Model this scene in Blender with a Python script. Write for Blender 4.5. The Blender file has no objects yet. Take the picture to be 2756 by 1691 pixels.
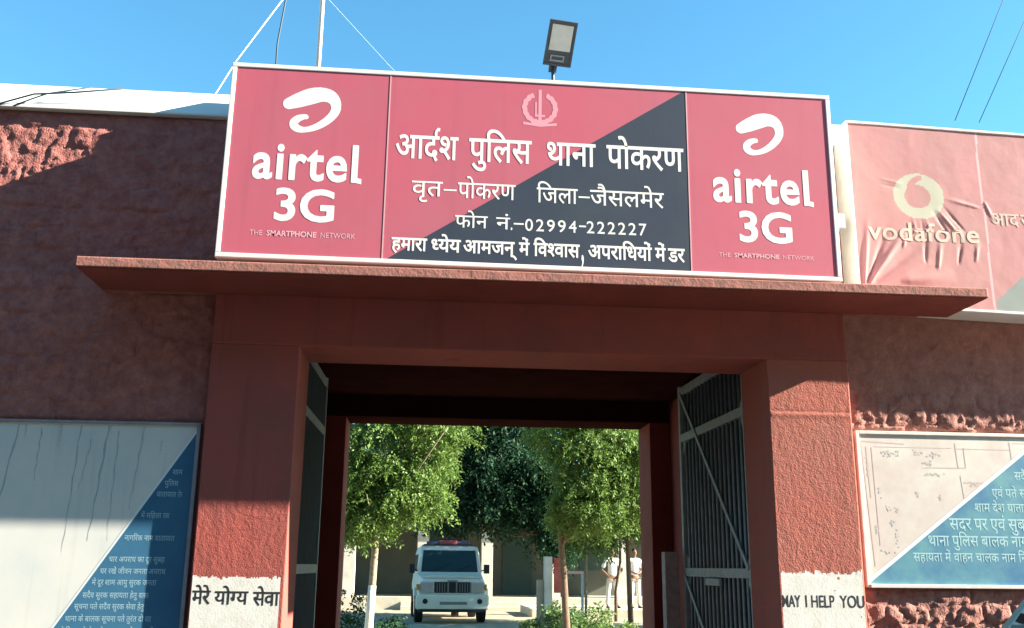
import bpy, bmesh, math, random
import numpy as np
from mathutils import Vector, Matrix
R = math.radians
random.seed(7); rng = np.random.default_rng(7)
sc = bpy.context.scene
col = sc.collection

# ------------------------------------------------------------------ camera
FPX, PITCH, YAW, ROLL = 2631.9995, 0.2526544, 0.0868152, 0.0099953
cam = bpy.data.cameras.new('camera'); camo = bpy.data.objects.new('camera', cam); col.objects.link(camo)
cam.sensor_fit = 'HORIZONTAL'; cam.sensor_width = 36; cam.lens = 36*FPX/2756; cam.clip_start = .05; cam.clip_end = 3000
fwd = Vector((math.sin(YAW)*math.cos(PITCH), math.cos(YAW)*math.cos(PITCH), math.sin(PITCH)))
right = Vector((math.cos(YAW), -math.sin(YAW), 0)); up = right.cross(fwd)
r2 = right*math.cos(ROLL)+up*math.sin(ROLL); u2 = up*math.cos(ROLL)-right*math.sin(ROLL)
m = Matrix((r2, u2, -fwd)).transposed().to_4x4(); m.translation = (0, 0, 1.5)
camo.matrix_world = m; sc.camera = camo

# ------------------------------------------------------------------ light
SUNV = Vector((5.9, -1.0, 2.7)).normalized()
EL = math.asin(SUNV.z); AZ = math.atan2(SUNV.x, SUNV.y)
w = bpy.data.worlds.new('World'); sc.world = w; w.use_nodes = True
nt = w.node_tree; bg = nt.nodes['Background']
sky = nt.nodes.new('ShaderNodeTexSky'); sky.sky_type = 'NISHITA'; sky.sun_disc = False
sky.sun_elevation = EL; sky.sun_rotation = AZ; sky.air_density = 1.0; sky.dust_density = .35; sky.ozone_density = 1.0
tint = nt.nodes.new('ShaderNodeMix'); tint.data_type = 'RGBA'; tint.blend_type = 'MULTIPLY'; tint.inputs[0].default_value = 1
tint.inputs[7].default_value = (.60, 1.24, 1.36, 1)
nt.links.new(sky.outputs[0], tint.inputs[6]); nt.links.new(tint.outputs[2], bg.inputs[0]); bg.inputs[1].default_value = .05
sun = bpy.data.lights.new('sun', 'SUN'); sun.energy = 5.0; sun.angle = R(.5); sun.color = (1, .94, .78)
so = bpy.data.objects.new('sun', sun); col.objects.link(so); so.location = (12, -4, 9)
so.rotation_euler = SUNV.to_track_quat('Z', 'Y').to_euler()
sc.view_settings.view_transform = 'Standard'; sc.view_settings.look = 'None'
sc.view_settings.exposure = 2.3; sc.view_settings.gamma = 1
sc.cycles.max_bounces = 8; sc.cycles.diffuse_bounces = 4

# ------------------------------------------------------------------ helpers
def mat(name, c, rough=.8, var=.0, vscale=6, c2=None, bump=0, bscale=60, metal=0, spec=.3, stain=0, mix=None):
    """procedural paint: base colour, blotches towards c2, fine bump, thin streaky stains"""
    M = bpy.data.materials.new(name); M.use_nodes = True; N = M.node_tree.nodes; L = M.node_tree.links
    b = N['Principled BSDF']; b.inputs['Roughness'].default_value = rough; b.inputs['Metallic'].default_value = metal
    b.inputs['Specular IOR Level'].default_value = spec
    tc = N.new('ShaderNodeTexCoord'); out = None
    rgb = N.new('ShaderNodeRGB'); rgb.outputs[0].default_value = (*c, 1); out = rgb.outputs[0]
    if var or c2:
        n = N.new('ShaderNodeTexNoise'); n.inputs['Scale'].default_value = vscale; n.inputs['Detail'].default_value = 8
        n.inputs['Roughness'].default_value = .65
        L.new(tc.outputs['Object'], n.inputs['Vector'])
        rp = N.new('ShaderNodeValToRGB'); rp.color_ramp.elements[0].position = .36; rp.color_ramp.elements[1].position = .68
        L.new(n.outputs[0], rp.inputs[0])
        mx = N.new('ShaderNodeMix'); mx.data_type = 'RGBA'
        L.new(rp.outputs[0], mx.inputs[0]); L.new(out, mx.inputs[6])
        mx.inputs[7].default_value = (*(c2 or [x*(1-var) for x in c]), 1); out = mx.outputs[2]
    if stain:
        mp = N.new('ShaderNodeMapping'); mp.inputs['Scale'].default_value = (14, 14, .55); L.new(tc.outputs['Object'], mp.inputs[0])
        n = N.new('ShaderNodeTexNoise'); n.inputs['Scale'].default_value = 1; n.inputs['Detail'].default_value = 5; L.new(mp.outputs[0], n.inputs['Vector'])
        rp = N.new('ShaderNodeValToRGB'); rp.color_ramp.elements[0].position = .56; rp.color_ramp.elements[1].position = .76; L.new(n.outputs[0], rp.inputs[0])
        ml = N.new('ShaderNodeMath'); ml.operation = 'MULTIPLY'; ml.inputs[1].default_value = stain; L.new(rp.outputs[0], ml.inputs[0])
        mx = N.new('ShaderNodeMix'); mx.data_type = 'RGBA'; L.new(ml.outputs[0], mx.inputs[0]); L.new(out, mx.inputs[6])
        mx.inputs[7].default_value = (c[0]*.35, c[1]*.33, c[2]*.33, 1); out = mx.outputs[2]
    L.new(out, b.inputs['Base Color'])
    if bump:
        n = N.new('ShaderNodeTexNoise'); n.inputs['Scale'].default_value = bscale; n.inputs['Detail'].default_value = 6; L.new(tc.outputs['Object'], n.inputs['Vector'])
        bp = N.new('ShaderNodeBump'); bp.inputs['Strength'].default_value = bump; bp.inputs['Distance'].default_value = .02
        L.new(n.outputs[0], bp.inputs['Height']); L.new(bp.outputs[0], b.inputs['Normal'])
    return M

def tag(o, label=None, cat=None, group=None, kind=None):
    if label: o['label'] = label
    if cat: o['category'] = cat
    if group: o['group'] = group
    if kind: o['kind'] = kind
    return o
def empty(name, loc=(0, 0, 0), label=None, cat=None, group=None, rz=0):
    o = bpy.data.objects.new(name, None); col.objects.link(o); o.location = loc; o.rotation_euler = (0, 0, rz)
    o.empty_display_size = .2
    return tag(o, label, cat, group)
def link(name, me, mats, parent=None, smooth=False):
    o = bpy.data.objects.new(name, me); col.objects.link(o)
    for x in (mats if isinstance(mats, (list, tuple)) else [mats]): me.materials.append(x)
    if smooth:
        for p in me.polygons: p.use_smooth = True
    if parent: o.parent = parent
    return o
class MB:
    """collects vertices and faces, builds one mesh"""
    def __init__(s): s.v = []; s.f = []; s.mi = []
    def add(s, v, f, mi=0):
        n = len(s.v); s.v += [tuple(x) for x in v]; s.f += [tuple(i+n for i in q) for q in f]; s.mi += [mi]*len(f); return s
    def box(s, a, b, mi=0):
        (x0, y0, z0), (x1, y1, z1) = a, b
        return s.add([(x0,y0,z0),(x1,y0,z0),(x1,y1,z0),(x0,y1,z0),(x0,y0,z1),(x1,y0,z1),(x1,y1,z1),(x0,y1,z1)],
              [(0,3,2,1),(4,5,6,7),(0,1,5,4),(1,2,6,5),(2,3,7,6),(3,0,4,7)], mi)
    def bar(s, p, q, w=.03, h=None, mi=0):
        p, q = Vector(p), Vector(q); d = (q-p).normalized(); h = h or w
        a = d.cross(Vector((0, 0, 1)));
        if a.length < 1e-3: a = Vector((1, 0, 0))
        a.normalize(); b = a.cross(d)
        v = [e+a*sx*w/2+b*sz*h/2 for e in (p, q) for sx, sz in ((-1,-1),(1,-1),(1,1),(-1,1))]
        return s.add(v, [(0,1,2,3),(7,6,5,4),(0,4,5,1),(1,5,6,2),(2,6,7,3),(3,7,4,0)], mi)
    def tube(s, pts, rad, n=8, mi=0, caps=True):
        pts = [Vector(p) for p in pts]; rad = rad if isinstance(rad, (list, tuple)) else [rad]*len(pts)
        v = []; f = []; a = None
        for i, p in enumerate(pts):
            d = (pts[min(i+1, len(pts)-1)]-pts[max(i-1, 0)]).normalized()
            if a is None:
                a = d.cross(Vector((.3, .1, 1))) if abs(d.z) < .9 else d.cross(Vector((1, .2, 0)))
            a = (a-d*a.dot(d)).normalized(); b = d.cross(a)
            v += [p+(a*math.cos(t)+b*math.sin(t))*rad[i] for t in [2*math.pi*k/n for k in range(n)]]
        for i in range(len(pts)-1):
            for k in range(n):
                f.append((i*n+k, i*n+(k+1)%n, (i+1)*n+(k+1)%n, (i+1)*n+k))
        if caps: f += [tuple(range(n))[::-1], tuple((len(pts)-1)*n+k for k in range(n))]
        return s.add(v, f, mi)
    def mesh(s, name):
        me = bpy.data.meshes.new(name); me.from_pydata(s.v, [], s.f); me.polygons.foreach_set('material_index', s.mi); me.update(); return me
    def build(s, name, mats, parent=None, smooth=False, bevel=0, seg=2):
        me = s.mesh(name)
        if bevel:
            b = bmesh.new(); b.from_mesh(me)
            bmesh.ops.bevel(b, geom=[e for e in b.edges if len(e.link_faces) == 2 and e.calc_face_angle(0) > .5], offset=bevel, segments=seg, affect='EDGES', profile=.6)
            b.to_mesh(me); b.free()
        b = bmesh.new(); b.from_mesh(me); bmesh.ops.recalc_face_normals(b, faces=b.faces); b.to_mesh(me); b.free()
        return link(name, me, mats, parent, smooth)

def vnoise(x, y, seed=0):
    xi = np.floor(x).astype(np.int64); yi = np.floor(y).astype(np.int64); fx = x-xi; fy = y-yi
    def h(a, b):
        n = (a*374761393+b*668265263+seed*982451653) & 0xffffffff
        n = ((n ^ (n >> 13))*1274126177) & 0xffffffff; n = (n ^ (n >> 16))
        return (n & 0xffff)/65535.
    sx = fx*fx*(3-2*fx); sy = fy*fy*(3-2*fy)
    return (h(xi,yi)*(1-sx)+h(xi+1,yi)*sx)*(1-sy)+(h(xi,yi+1)*(1-sx)+h(xi+1,yi+1)*sx)*sy
def fbm(x, y, oct=4, seed=0):
    t = 0; a = .5; s = 0
    for i in range(oct):
        t = t+a*vnoise(x*2**i+i*17.3, y*2**i-i*9.1, seed+i); s += a; a *= .55
    return t/s-.5

def relief(name, x0, x1, y, z0, z1, res, fn, depth, mats, parent, mi_fn=None, smooth=True):
    """a block whose front face (towards -y) is a displaced grid"""
    nx = max(2, int((x1-x0)/res)+1); nz = max(2, int((z1-z0)/res)+1)
    X, Z = np.meshgrid(np.linspace(x0, x1, nx), np.linspace(z0, z1, nz))
    D = fn(X, Z)
    E = np.minimum(np.minimum(X-x0, x1-X), np.minimum(Z-z0, z1-Z)); D = D*np.clip(E/(res*1.5), 0, 1)
    V = np.stack([X.ravel(), (y-D).ravel(), Z.ravel()], 1)
    idx = np.arange(nx*nz).reshape(nz, nx)
    F = np.stack([idx[:-1,:-1].ravel(), idx[:-1,1:].ravel(), idx[1:,1:].ravel(), idx[1:,:-1].ravel()], 1)
    mi = np.zeros(len(F), int)
    if mi_fn is not None:
        mi = mi_fn(.25*(X[:-1,:-1]+X[1:,1:]+X[:-1,1:]+X[1:,:-1]), .25*(Z[:-1,:-1]+Z[1:,1:]+Z[:-1,1:]+Z[1:,:-1])).ravel().astype(int)
    b = len(V)
    V = np.vstack([V, [(x0,y+depth,z0),(x1,y+depth,z0),(x1,y+depth,z1),(x0,y+depth,z1)]])
    faces = [tuple(q) for q in F.tolist()]
    bot = idx[0].tolist(); top = idx[-1].tolist(); lf = idx[:,0].tolist(); rt = idx[:,-1].tolist()
    extra = [tuple([b, b+1]+bot[::-1]), tuple(top+[b+2, b+3]), tuple([b+3, b]+lf), tuple([b+1, b+2]+rt[::-1]), (b+3, b+2, b+1, b)]
    me = bpy.data.meshes.new(name); me.from_pydata(V.tolist(), [], faces+extra)
    me.polygons.foreach_set('material_index', np.concatenate([mi, np.zeros(5, int)]))
    o = link(name, me, mats, parent)
    if smooth:
        sm = np.ones(len(me.polygons), bool); sm[-5:] = False; me.polygons.foreach_set('use_smooth', sm)
    me.update(); o['_'] = 0; del o['_']; RELIEF[o.name] = (x0, x1, z0, z1, D, y); return o
def drape_on(o, ref, lift):
    """press a flat mesh onto a relief block"""
    x0, x1, z0, z1, D, y = RELIEF[ref.name]; b = bmesh.new(); b.from_mesh(o.data); bmesh.ops.triangulate(b, faces=b.faces)
    for k in range(5):
        e = [q for q in b.edges if q.calc_length() > .007]
        if not e: break
        bmesh.ops.subdivide_edges(b, edges=e, cuts=1); bmesh.ops.triangulate(b, faces=b.faces)
    nz, nx = D.shape
    for v in b.verts:
        u = min(max((v.co.x-x0)/(x1-x0)*(nx-1), 0), nx-1.001); t = min(max((v.co.z-z0)/(z1-z0)*(nz-1), 0), nz-1.001); i, j = int(u), int(t); u -= i; t -= j
        d = (D[j,i]*(1-u)+D[j,i+1]*u)*(1-t)+(D[j+1,i]*(1-u)+D[j+1,i+1]*u)*t
        v.co.y = y-d-lift+v.co.y
    b.to_mesh(o.data); b.free()
RELIEF = {}

def raster(name, fn, x0, x1, z0, z1, cell, M, parent, y=0, th=.0015):
    """flat painted/cut shape: keeps the cells where fn(x, z) is true, merged into row runs"""
    nx = int((x1-x0)/cell)+1; nz = int((z1-z0)/cell)+1
    xs = x0+(np.arange(nx)+.5)*cell; zs = z0+(np.arange(nz)+.5)*cell
    X, Z = np.meshgrid(xs, zs); I = fn(X, Z)
    B = MB()
    for j in range(nz):
        row = I[j].astype(int); d = np.diff(np.concatenate([[0], row, [0]])); st = np.where(d == 1)[0]; en = np.where(d == -1)[0]
        for a, b in zip(st, en):
            xa, xb = x0+a*cell, x0+b*cell; za, zb = z0+j*cell, z0+(j+1)*cell
            B.add([(xa,y,za),(xb,y,za),(xb,y,zb),(xa,y,zb)], [(0,1,2,3)])
    return link(name, B.mesh(name), M, parent)
def stroke_fn(pts, sub=14):
    """union of discs along a smooth path of (x, z, r)"""
    P = np.array(pts, float); Q = []
    for i in range(len(P)-1):
        a, b, c, d = P[max(i-1,0)], P[i], P[i+1], P[min(i+2,len(P)-1)]
        for k in range(sub):
            t = k/sub; Q.append(.5*((2*b)+(-a+c)*t+(2*a-5*b+4*c-d)*t*t+(-a+3*b-3*c+d)*t**3))
    Q.append(P[-1])
    def f(X, Z):
        I = np.zeros(X.shape, bool)
        for x, z, r in Q: I |= (X-x)**2+(Z-z)**2 < r*r
        return I
    return f

# ---- lettering: each glyph becomes mesh; words are fitted to (x0, x1, headline, base)
_gc = {}
def glyph(ch, off):
    k = (ch, off)
    if k in _gc: return _gc[k]
    cu = bpy.data.curves.new('g', 'FONT'); cu.body = ch; cu.size = 1; cu.offset = off; cu.resolution_u = 4
    o = bpy.data.objects.new('g', cu); col.objects.link(o); bpy.context.view_layer.update()
    me = bpy.data.meshes.new_from_object(o.evaluated_get(bpy.context.evaluated_depsgraph_get()))
    v = [tuple(p.co)[:2] for p in me.vertices]; f = [tuple(p.vertices) for p in me.polygons]
    bpy.data.objects.remove(o); bpy.data.curves.remove(cu); bpy.data.meshes.remove(me)
    _gc[k] = (v, f); return _gc[k]
_adv = {}
def adv(ch):
    if ch == ' ': return .3
    if ch not in _adv:
        e = '\u0915' if ord(ch) > 0x8ff else 'H'
        _adv[ch] = max(p[0] for p in glyph(ch+e, 0)[0])-max(p[0] for p in glyph(e, 0)[0])
    return _adv[ch]
def clip_x(v, f, cut):
    b = bmesh.new(); vs = [b.verts.new((x, y, 0)) for x, y in v]
    for q in f:
        try: b.faces.new([vs[i] for i in q])
        except ValueError: pass
    bmesh.ops.bisect_plane(b, geom=b.verts[:]+b.edges[:]+b.faces[:], plane_co=(cut, 0, 0), plane_no=(1, 0, 0), clear_outer=True)
    b.verts.index_update(); r = ([tuple(x.co)[:2] for x in b.verts], [tuple(x.index for x in q.verts) for q in b.faces]); b.free(); return r
def word(s, off=0.0, track=0.0):
    if off > .0125:
        P, x = word(s, .012, track); d = off-.012; Q = list(P)
        for j in range(8):
            a = j*math.pi/4; Q += [([(px+d*math.cos(a), py+d*math.sin(a)) for px, py in v], f, k+.12*(j+1)) for v, f, k in P]
        return Q, x
    return word_(s, off, track)
def word_(s, off=0.0, track=0.0):
    """s in visual order; '<c' = half form of c (stem cut off), '^' = reph over the previous letter"""
    P = []; x = 0; i = 0; k = 0
    while i < len(s):
        c = s[i]
        if c == '<':
            c = s[i+1]; i += 1; v, f = glyph(c, off); a = adv(c)
            cut = {'\u0927': .66, '\u0936': .66, '\u0917': .56, '\u0938': .64, '\u092e': .6}.get(c, .62)*a
            v, f = clip_x(v, f, cut); P.append(([(p[0]+x, p[1]) for p in v], f, k)); x += cut
        elif c == '^':
            pts = [(-.1+.0, .62), (-.11, .70), (-.09, .78), (-.03, .83), (.03, .81)]; t = .036+off
            v = []; f = []
            for j, (px, py) in enumerate(pts):
                dx, dy = pts[min(j+1, 4)][0]-pts[max(j-1, 0)][0], pts[min(j+1, 4)][1]-pts[max(j-1, 0)][1]; l = math.hypot(dx, dy)
                v += [(x+px-dy/l*t, py+dx/l*t), (x+px+dy/l*t, py-dx/l*t)]
                if j: f.append((2*j-2, 2*j-1, 2*j+1, 2*j))
            P.append((v, f, k))
        elif c != ' ':
            v, f = glyph(c, off); P.append(([(p[0]+x, p[1]) for p in v], f, k)); x += adv(c)+track
        else: x += .3
        i += 1; k += 1
    return P, x
def put(B, P, x0, x1, ztop, zbase, cap, y=0, shear=0, bounds=None):
    """map glyph space (bounds in x, 0..cap in height) to the box"""
    xs = [p[0] for v, f, k in P for p in v]
    a, b = bounds or (min(xs), max(xs)); sx = (x1-x0)/(b-a); sz = (ztop-zbase)/cap
    for v, f, k in P:
        B.add([(x0+(px-a)*sx, y-.0002*(k % 3), zbase+py*sz+shear*(px-a)*sx) for px, py in v], [q[::-1] if False else q for q in f])
def lettering(parent, M, items, name='lettering', y=0):
    """items: (string, x0, x1, top, base, cap, off)"""
    rows = []
    for it in items:                     # one object per line of writing
        if rows and abs(rows[-1][-1][4]-it[4]) < .6*(it[3]-it[4]): rows[-1].append(it)
        else: rows.append([it])
    for row in rows:
        B = MB()
        for it in row:
            s, x0, x1, zt, zb, cap, off = it[:7]
            P, wd = word(s, off, it[7] if len(it) > 7 else 0)
            put(B, P, x0, x1, zt, zb, cap, y)
        o = link(name, B.mesh(name), M, parent)
    return o
HD = .622   # height of the devanagari headline in the font

# ------------------------------------------------------------------ materials
RED = (.40, .090, .074)
M_plaster = mat('maroon_plaster', RED, .85, c2=(.30, .082, .070), vscale=2.6, bump=.25, bscale=140, stain=.38)
M_worn = mat('worn_maroon_plaster', (.40, .115, .088), .88, c2=(.36, .125, .098), vscale=5, bump=.3, bscale=120, stain=.3)
M_plaster_shade = mat('maroon_plaster_shaded', (.27, .064, .05), .85, var=.25, vscale=2.5, bump=.2, bscale=80, stain=.2)  # maroon plaster darkened to deepen the shade inside and below
M_pass_shade = mat('passage_shade_dark', (.045, .016, .014), 1.0, c2=(.03, .011, .01), vscale=3, spec=0)  # near-black colour paints in the shade on ceiling and rear lintel
M_stone = mat('maroon_painted_stone', (.45, .175, .150), .9, c2=(.30, .10, .092), vscale=16, bump=.4, bscale=90)
M_lip = mat('weathered_canopy_edge', (.40, .16, .135), .9, c2=(.24, .12, .10), vscale=18, bump=.15, bscale=70)
M_white = mat('white_limewash', (.74, .72, .69), .8, c2=(.64, .60, .56), vscale=9, bump=.06, bscale=90)
M_stone2 = mat('worn_painted_stone', (.43, .20, .165), .9, c2=(.30, .125, .108), vscale=14, bump=.4, bscale=90)
M_coping = mat('white_coping_paint', (.80, .79, .76), .7, c2=(.70, .69, .66), vscale=3, bump=.03, bscale=50)
M_black = mat('black_sign_paint', (.03, .03, .035), .6, var=.4, vscale=40)
M_alu = mat('white_aluminium', (.80, .77, .76), .45, var=.12, vscale=5, spec=.5)
M_flex = mat('faded_red_flex', (.55, .112, .165), .5, c2=(.49, .130, .18), vscale=1.3, spec=.35, stain=.10, bump=.12, bscale=2.2)
M_dark = mat('dark_blue_flex', (.034, .045, .078), .5, c2=(.046, .060, .082), vscale=1.5, spec=.35, stain=.15, bump=.12, bscale=2.2)
M_letter = mat('white_flex_print', (.86, .82, .80), .5)
M_faint = mat('faint_pink_print', (.80, .33, .40), .5)
M_tagl = mat('pale_tagline_print', (.82, .42, .48), .5)
M_seam = mat('pale_seam', (.66, .40, .42), .5)
M_vod = mat('faded_pink_cloth', (.52, .225, .235), .65, c2=(.47, .245, .235), vscale=2.2, spec=.25, stain=.12, bump=.12, bscale=9)
M_vside = mat('cream_sign_side', (.74, .71, .62), .6, c2=(.55, .56, .50), vscale=5)
M_vlet = mat('faded_cream_print', (.58, .47, .40), .65)
M_vring = mat('faded_grey_ring_print', (.48, .46, .37), .65)
M_grey = mat('faded_grey_cloth', (.25, .28, .27), .65, var=.1)
M_bwhite = mat('board_white', (.74, .71, .67), .55, c2=(.64, .65, .64), vscale=3, stain=.32)
M_bblue = mat('board_blue', (.052, .165, .285), .5, c2=(.038, .135, .25), vscale=5)
M_bline = mat('board_pale_edge', (.75, .80, .82), .5)
M_btext = mat('board_pale_lettering', (.34, .52, .62), .6)
M_bframe = mat('board_grey_frame', (.34, .32, .36), .6, var=.25, vscale=12)
M_rwhite = mat('map_board_white', (.67, .63, .58), .6, c2=(.60, .50, .47), vscale=5)
M_rblue = mat('map_board_blue', (.045, .17, .34), .55, c2=(.15, .36, .39), vscale=3.2)
M_rtext = mat('map_board_lettering', (.40, .62, .66), .6)
M_rframe = mat('map_board_frame', (.80, .70, .66), .6, var=.2, vscale=15)
M_rline = mat('map_faded_lines', (.60, .46, .46), .7)
M_rspot = mat('map_faded_spots', (.55, .50, .50), .7)
M_gate = mat('grey_gate_paint', (.34, .43, .46), .55, c2=(.24, .30, .325), vscale=14, spec=.4)
M_gsheet = mat('dark_blue_gate_sheet', (.032, .052, .070), .85, var=.3, vscale=6, spec=.08)
M_gpost = mat('chipped_white_post', (.46, .43, .44), .7, c2=(.30, .26, .27), vscale=14)
M_lampblk = mat('dark_lamp_housing', (.045, .055, .07), .5, spec=.5)
M_lens = mat('frosted_lamp_lens', (.62, .62, .57), .35, var=.1, vscale=20, spec=.6)
M_lampgrey = mat('lamp_driver_box', (.28, .29, .31), .5)
M_rope = mat('white_rope', (.80, .82, .80), .7)
M_wire = mat('dark_wire', (.04, .06, .08), .6)
M_thinwire = mat('pale_thin_wire', (.34, .48, .58), .6)

# ------------------------------------------------------------------ ground
def ground_z(y):
    return np.interp(y, [5, 6.4, 12], [0, .05, .18])
B = MB()
ys = [-600, -60, -8, 5, 5.8, 6.4, 8, 10, 12, 24, 40, 70, 300, 900]
for i in range(len(ys)-1):
    B.add([(-900, ys[i], ground_z(ys[i])), (900, ys[i], ground_z(ys[i])), (900, ys[i+1], ground_z(ys[i+1])), (-900, ys[i+1], ground_z(ys[i+1]))], [(0,1,2,3)])
M_ground = mat('dusty_ground', (.40, .34, .25), .95, c2=(.30, .25, .18), vscale=1.3, bump=.4, bscale=25)
g = B.build('ground', M_ground); tag(g, kind='structure')
M_road = mat('dusty_asphalt', (.035, .034, .032), .9, c2=(.055, .052, .047), vscale=1.5, bump=.4, bscale=60)
r = MB().add([(-900,-12,.004),(900,-12,.004),(900,5.0,.004),(-900,5.0,.004)], [(0,1,2,3)]).build('road', M_road); tag(r, kind='structure')

OB = empty('sky_blocker_building', (0, -9, 0), 'unseen added building across the street that blocks skylight from the gateway', 'building')  # out-of-view block added to cut skylight on the gateway wall
o = MB().box((-40, -17, 0), (34, -9, 13.4)).build('wall', mat('sky_blocker_wall_paint', (.22, .19, .16), .9, var=.2, vscale=1), OB); o.matrix_parent_inverse = Matrix.Translation((0, 9, 0))
for i in range(24):
    o = MB().box((-36+i%12*5.6, -9.02, 4.6+4.2*(i//12)), (-33.8+i%12*5.6, -8.98, 6.4+4.2*(i//12))).build('window', mat('sky_blocker_window', (.03, .035, .04), .3), OB); o.matrix_parent_inverse = Matrix.Translation((0, 9, 0))
o = MB().box((-40.2, -9.9, 13.402), (34.2, -8.7, 13.7)).build('cornice', M_white, OB); o.matrix_parent_inverse = Matrix.Translation((0, 9, 0))

pv = MB().add([(-900,5.0,.004),(900,5.0,.004),(900,5.97,.06),(-900,5.97,.06)], [(0,1,2,3)]).add([(-1.4,5.97,.06),(2.8,5.97,.06),(2.8,10.6,.16),(-1.4,10.6,.16)], [(0,1,2,3)]).build('pavement', mat('dark_worn_paving', (.05, .047, .043), .9, c2=(.08, .073, .062), vscale=3, bump=.3)); tag(pv, kind='structure')

# ------------------------------------------------------------------ boundary walls of rough dressed stone
DP, DW = 5.896, 5.976
XA, XB, XC, XD = -1.3015, -.779, 2.1314, 2.6589
ZL = 2.787
def cope(xa, xb):
    prof = [(DW-.05, 4.288), (DW-.05, 4.302), (DW+.105, 4.522), (DW+.3, 4.54), (DW+.3, 4.288)]
    v = [(x, y, z) for x in (xa, xb) for y, z in prof]
    return MB().add(v, [(0,1,2,3,4), (9,8,7,6,5)]+[(k, (k+1) % 5, (k+1) % 5+5, k+5) for k in range(5)])
def cells(X, Z, sx, sz, seed, jit=.8):
    """nearest and second nearest distance to jittered points, the id of the nearest and the offset from it"""
    gx = np.floor(X/sx).astype(np.int64); gz = np.floor(Z/sz).astype(np.int64)
    d1 = np.full(X.shape, 9.); d2 = np.full(X.shape, 9.); idn = np.zeros(X.shape, np.int64); ox = np.zeros(X.shape); oz = np.zeros(X.shape)
    def h(a, b, k):
        n = (a*374761393+b*668265263+(seed*31+k)*982451653) & 0xffffffff
        n = ((n ^ (n >> 13))*1274126177) & 0xffffffff; n = n ^ (n >> 16); return (n & 0xffff)/65535.
    for a in (-1, 0, 1):
        for b in (-1, 0, 1):
            cx, cz = gx+a, gz+b; px = (cx+.5+jit*(h(cx, cz, 1)-.5)+.5*(cz % 2))*sx-.25*sx; pz = (cz+.5+jit*.6*(h(cx, cz, 2)-.5))*sz
            dx, dz = X-px, Z-pz; d = np.maximum(np.abs(dx)/sx, np.abs(dz)/sz)*.55+np.hypot(dx/sx, dz/sz)*.45; m = d < d1
            d2 = np.where(m, d1, np.minimum(d2, d)); idn = np.where(m, cx*7919+cz, idn); ox = np.where(m, dx, ox); oz = np.where(m, dz, oz); d1 = np.where(m, d, d1)
    f = lambda k: h(idn, idn*0+5, k)
    return d1, d2, f, ox, oz
def stone_h(X, Z, seed=3):
    Xw = X+.03*fbm(X*6, Z*6, 3, 77); Zw = Z+.012*fbm(X*6, Z*6, 3, 78)
    d1, d2, f, ox, oz = cells(Xw, Zw, .25 if seed < 8 else .165, .135 if seed < 8 else .10, seed, .38 if seed < 8 else .75)
    j_ = .35 if seed < 8 else .25; e = (1 if seed < 8 else 1.35)*(j_+(1-j_)*np.clip((d2-d1)/.12, 0, 1)); H = e*(.002+.011*f(3)+.06*(f(4)-.5)*ox+.08*(f(5)-.5)*oz)
    a1, a2, f2, qx, qz = cells(Xw+.01*fbm(X*30, Z*30, 2, 5), Zw, .062, .05, seed+4, 1.0)
    w_ = np.ones_like(Z) if seed < 8 else np.clip((2.75-Z)/.30, .2, 1); cz = w_*(1 if seed < 8 else 1.3); H = H*np.maximum(w_, .45); H = H+cz*e*(.22*(f2(3)-.5)*qx+.20*(f2(4)-.5)*qz+.005*f2(5))
    if seed > 8: H = H+w_*.008*(f(7)-.5)*e+.004*w_
    H = H+w_**.5*.014*fbm(X*20, Z*14, 4, seed+5)-w_**.5*.012*np.abs(fbm(X*60, Z*26, 3, seed+11))+.004
    brd = ((X > -3.58) & (X < -1.3) & (Z > .72) & (Z < 2.32)) | ((X > 2.66) & (X < 5.03) & (Z > 1.39) & (Z < 2.36))
    return np.where(brd, np.minimum(H, .0), np.minimum(H, .055))
for nm, xa, xb, lab, seed in (('boundary_wall', -7.5, XA, 'maroon rough stone boundary wall with white coping, left of the gateway', 3),
                              ('boundary_wall', XD, 9.0, 'maroon rough stone boundary wall below the pink cloth sign', 9)):
    root = empty(nm, ((xa+xb)/2, DW, 0), lab, 'wall')
    vis = (-3.3, xb) if xa < 0 else (xa, 4.5)
    o = relief('stone_face', vis[0], vis[1], DW, 0, 4.285, .0125, lambda X, Z: stone_h(X, Z, seed), .32, M_stone if xa < 0 else M_stone2, root)
    o.matrix_parent_inverse = Matrix.Translation((-(xa+xb)/2, -DW, 0))
    far = (xa, vis[0]) if xa < 0 else (vis[1], xb)
    o = relief('stone_face', far[0], far[1], DW, 0, 4.285, .03, lambda X, Z: stone_h(X, Z, seed+1), .32, M_stone if xa < 0 else M_stone2, root)
    o.matrix_parent_inverse = Matrix.Translation((-(xa+xb)/2, -DW, 0))
    c = cope(xa, xb).build('coping', M_coping, root, bevel=.012)
    c.matrix_parent_inverse = Matrix.Translation((-(xa+xb)/2, -DW, 0))

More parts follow.
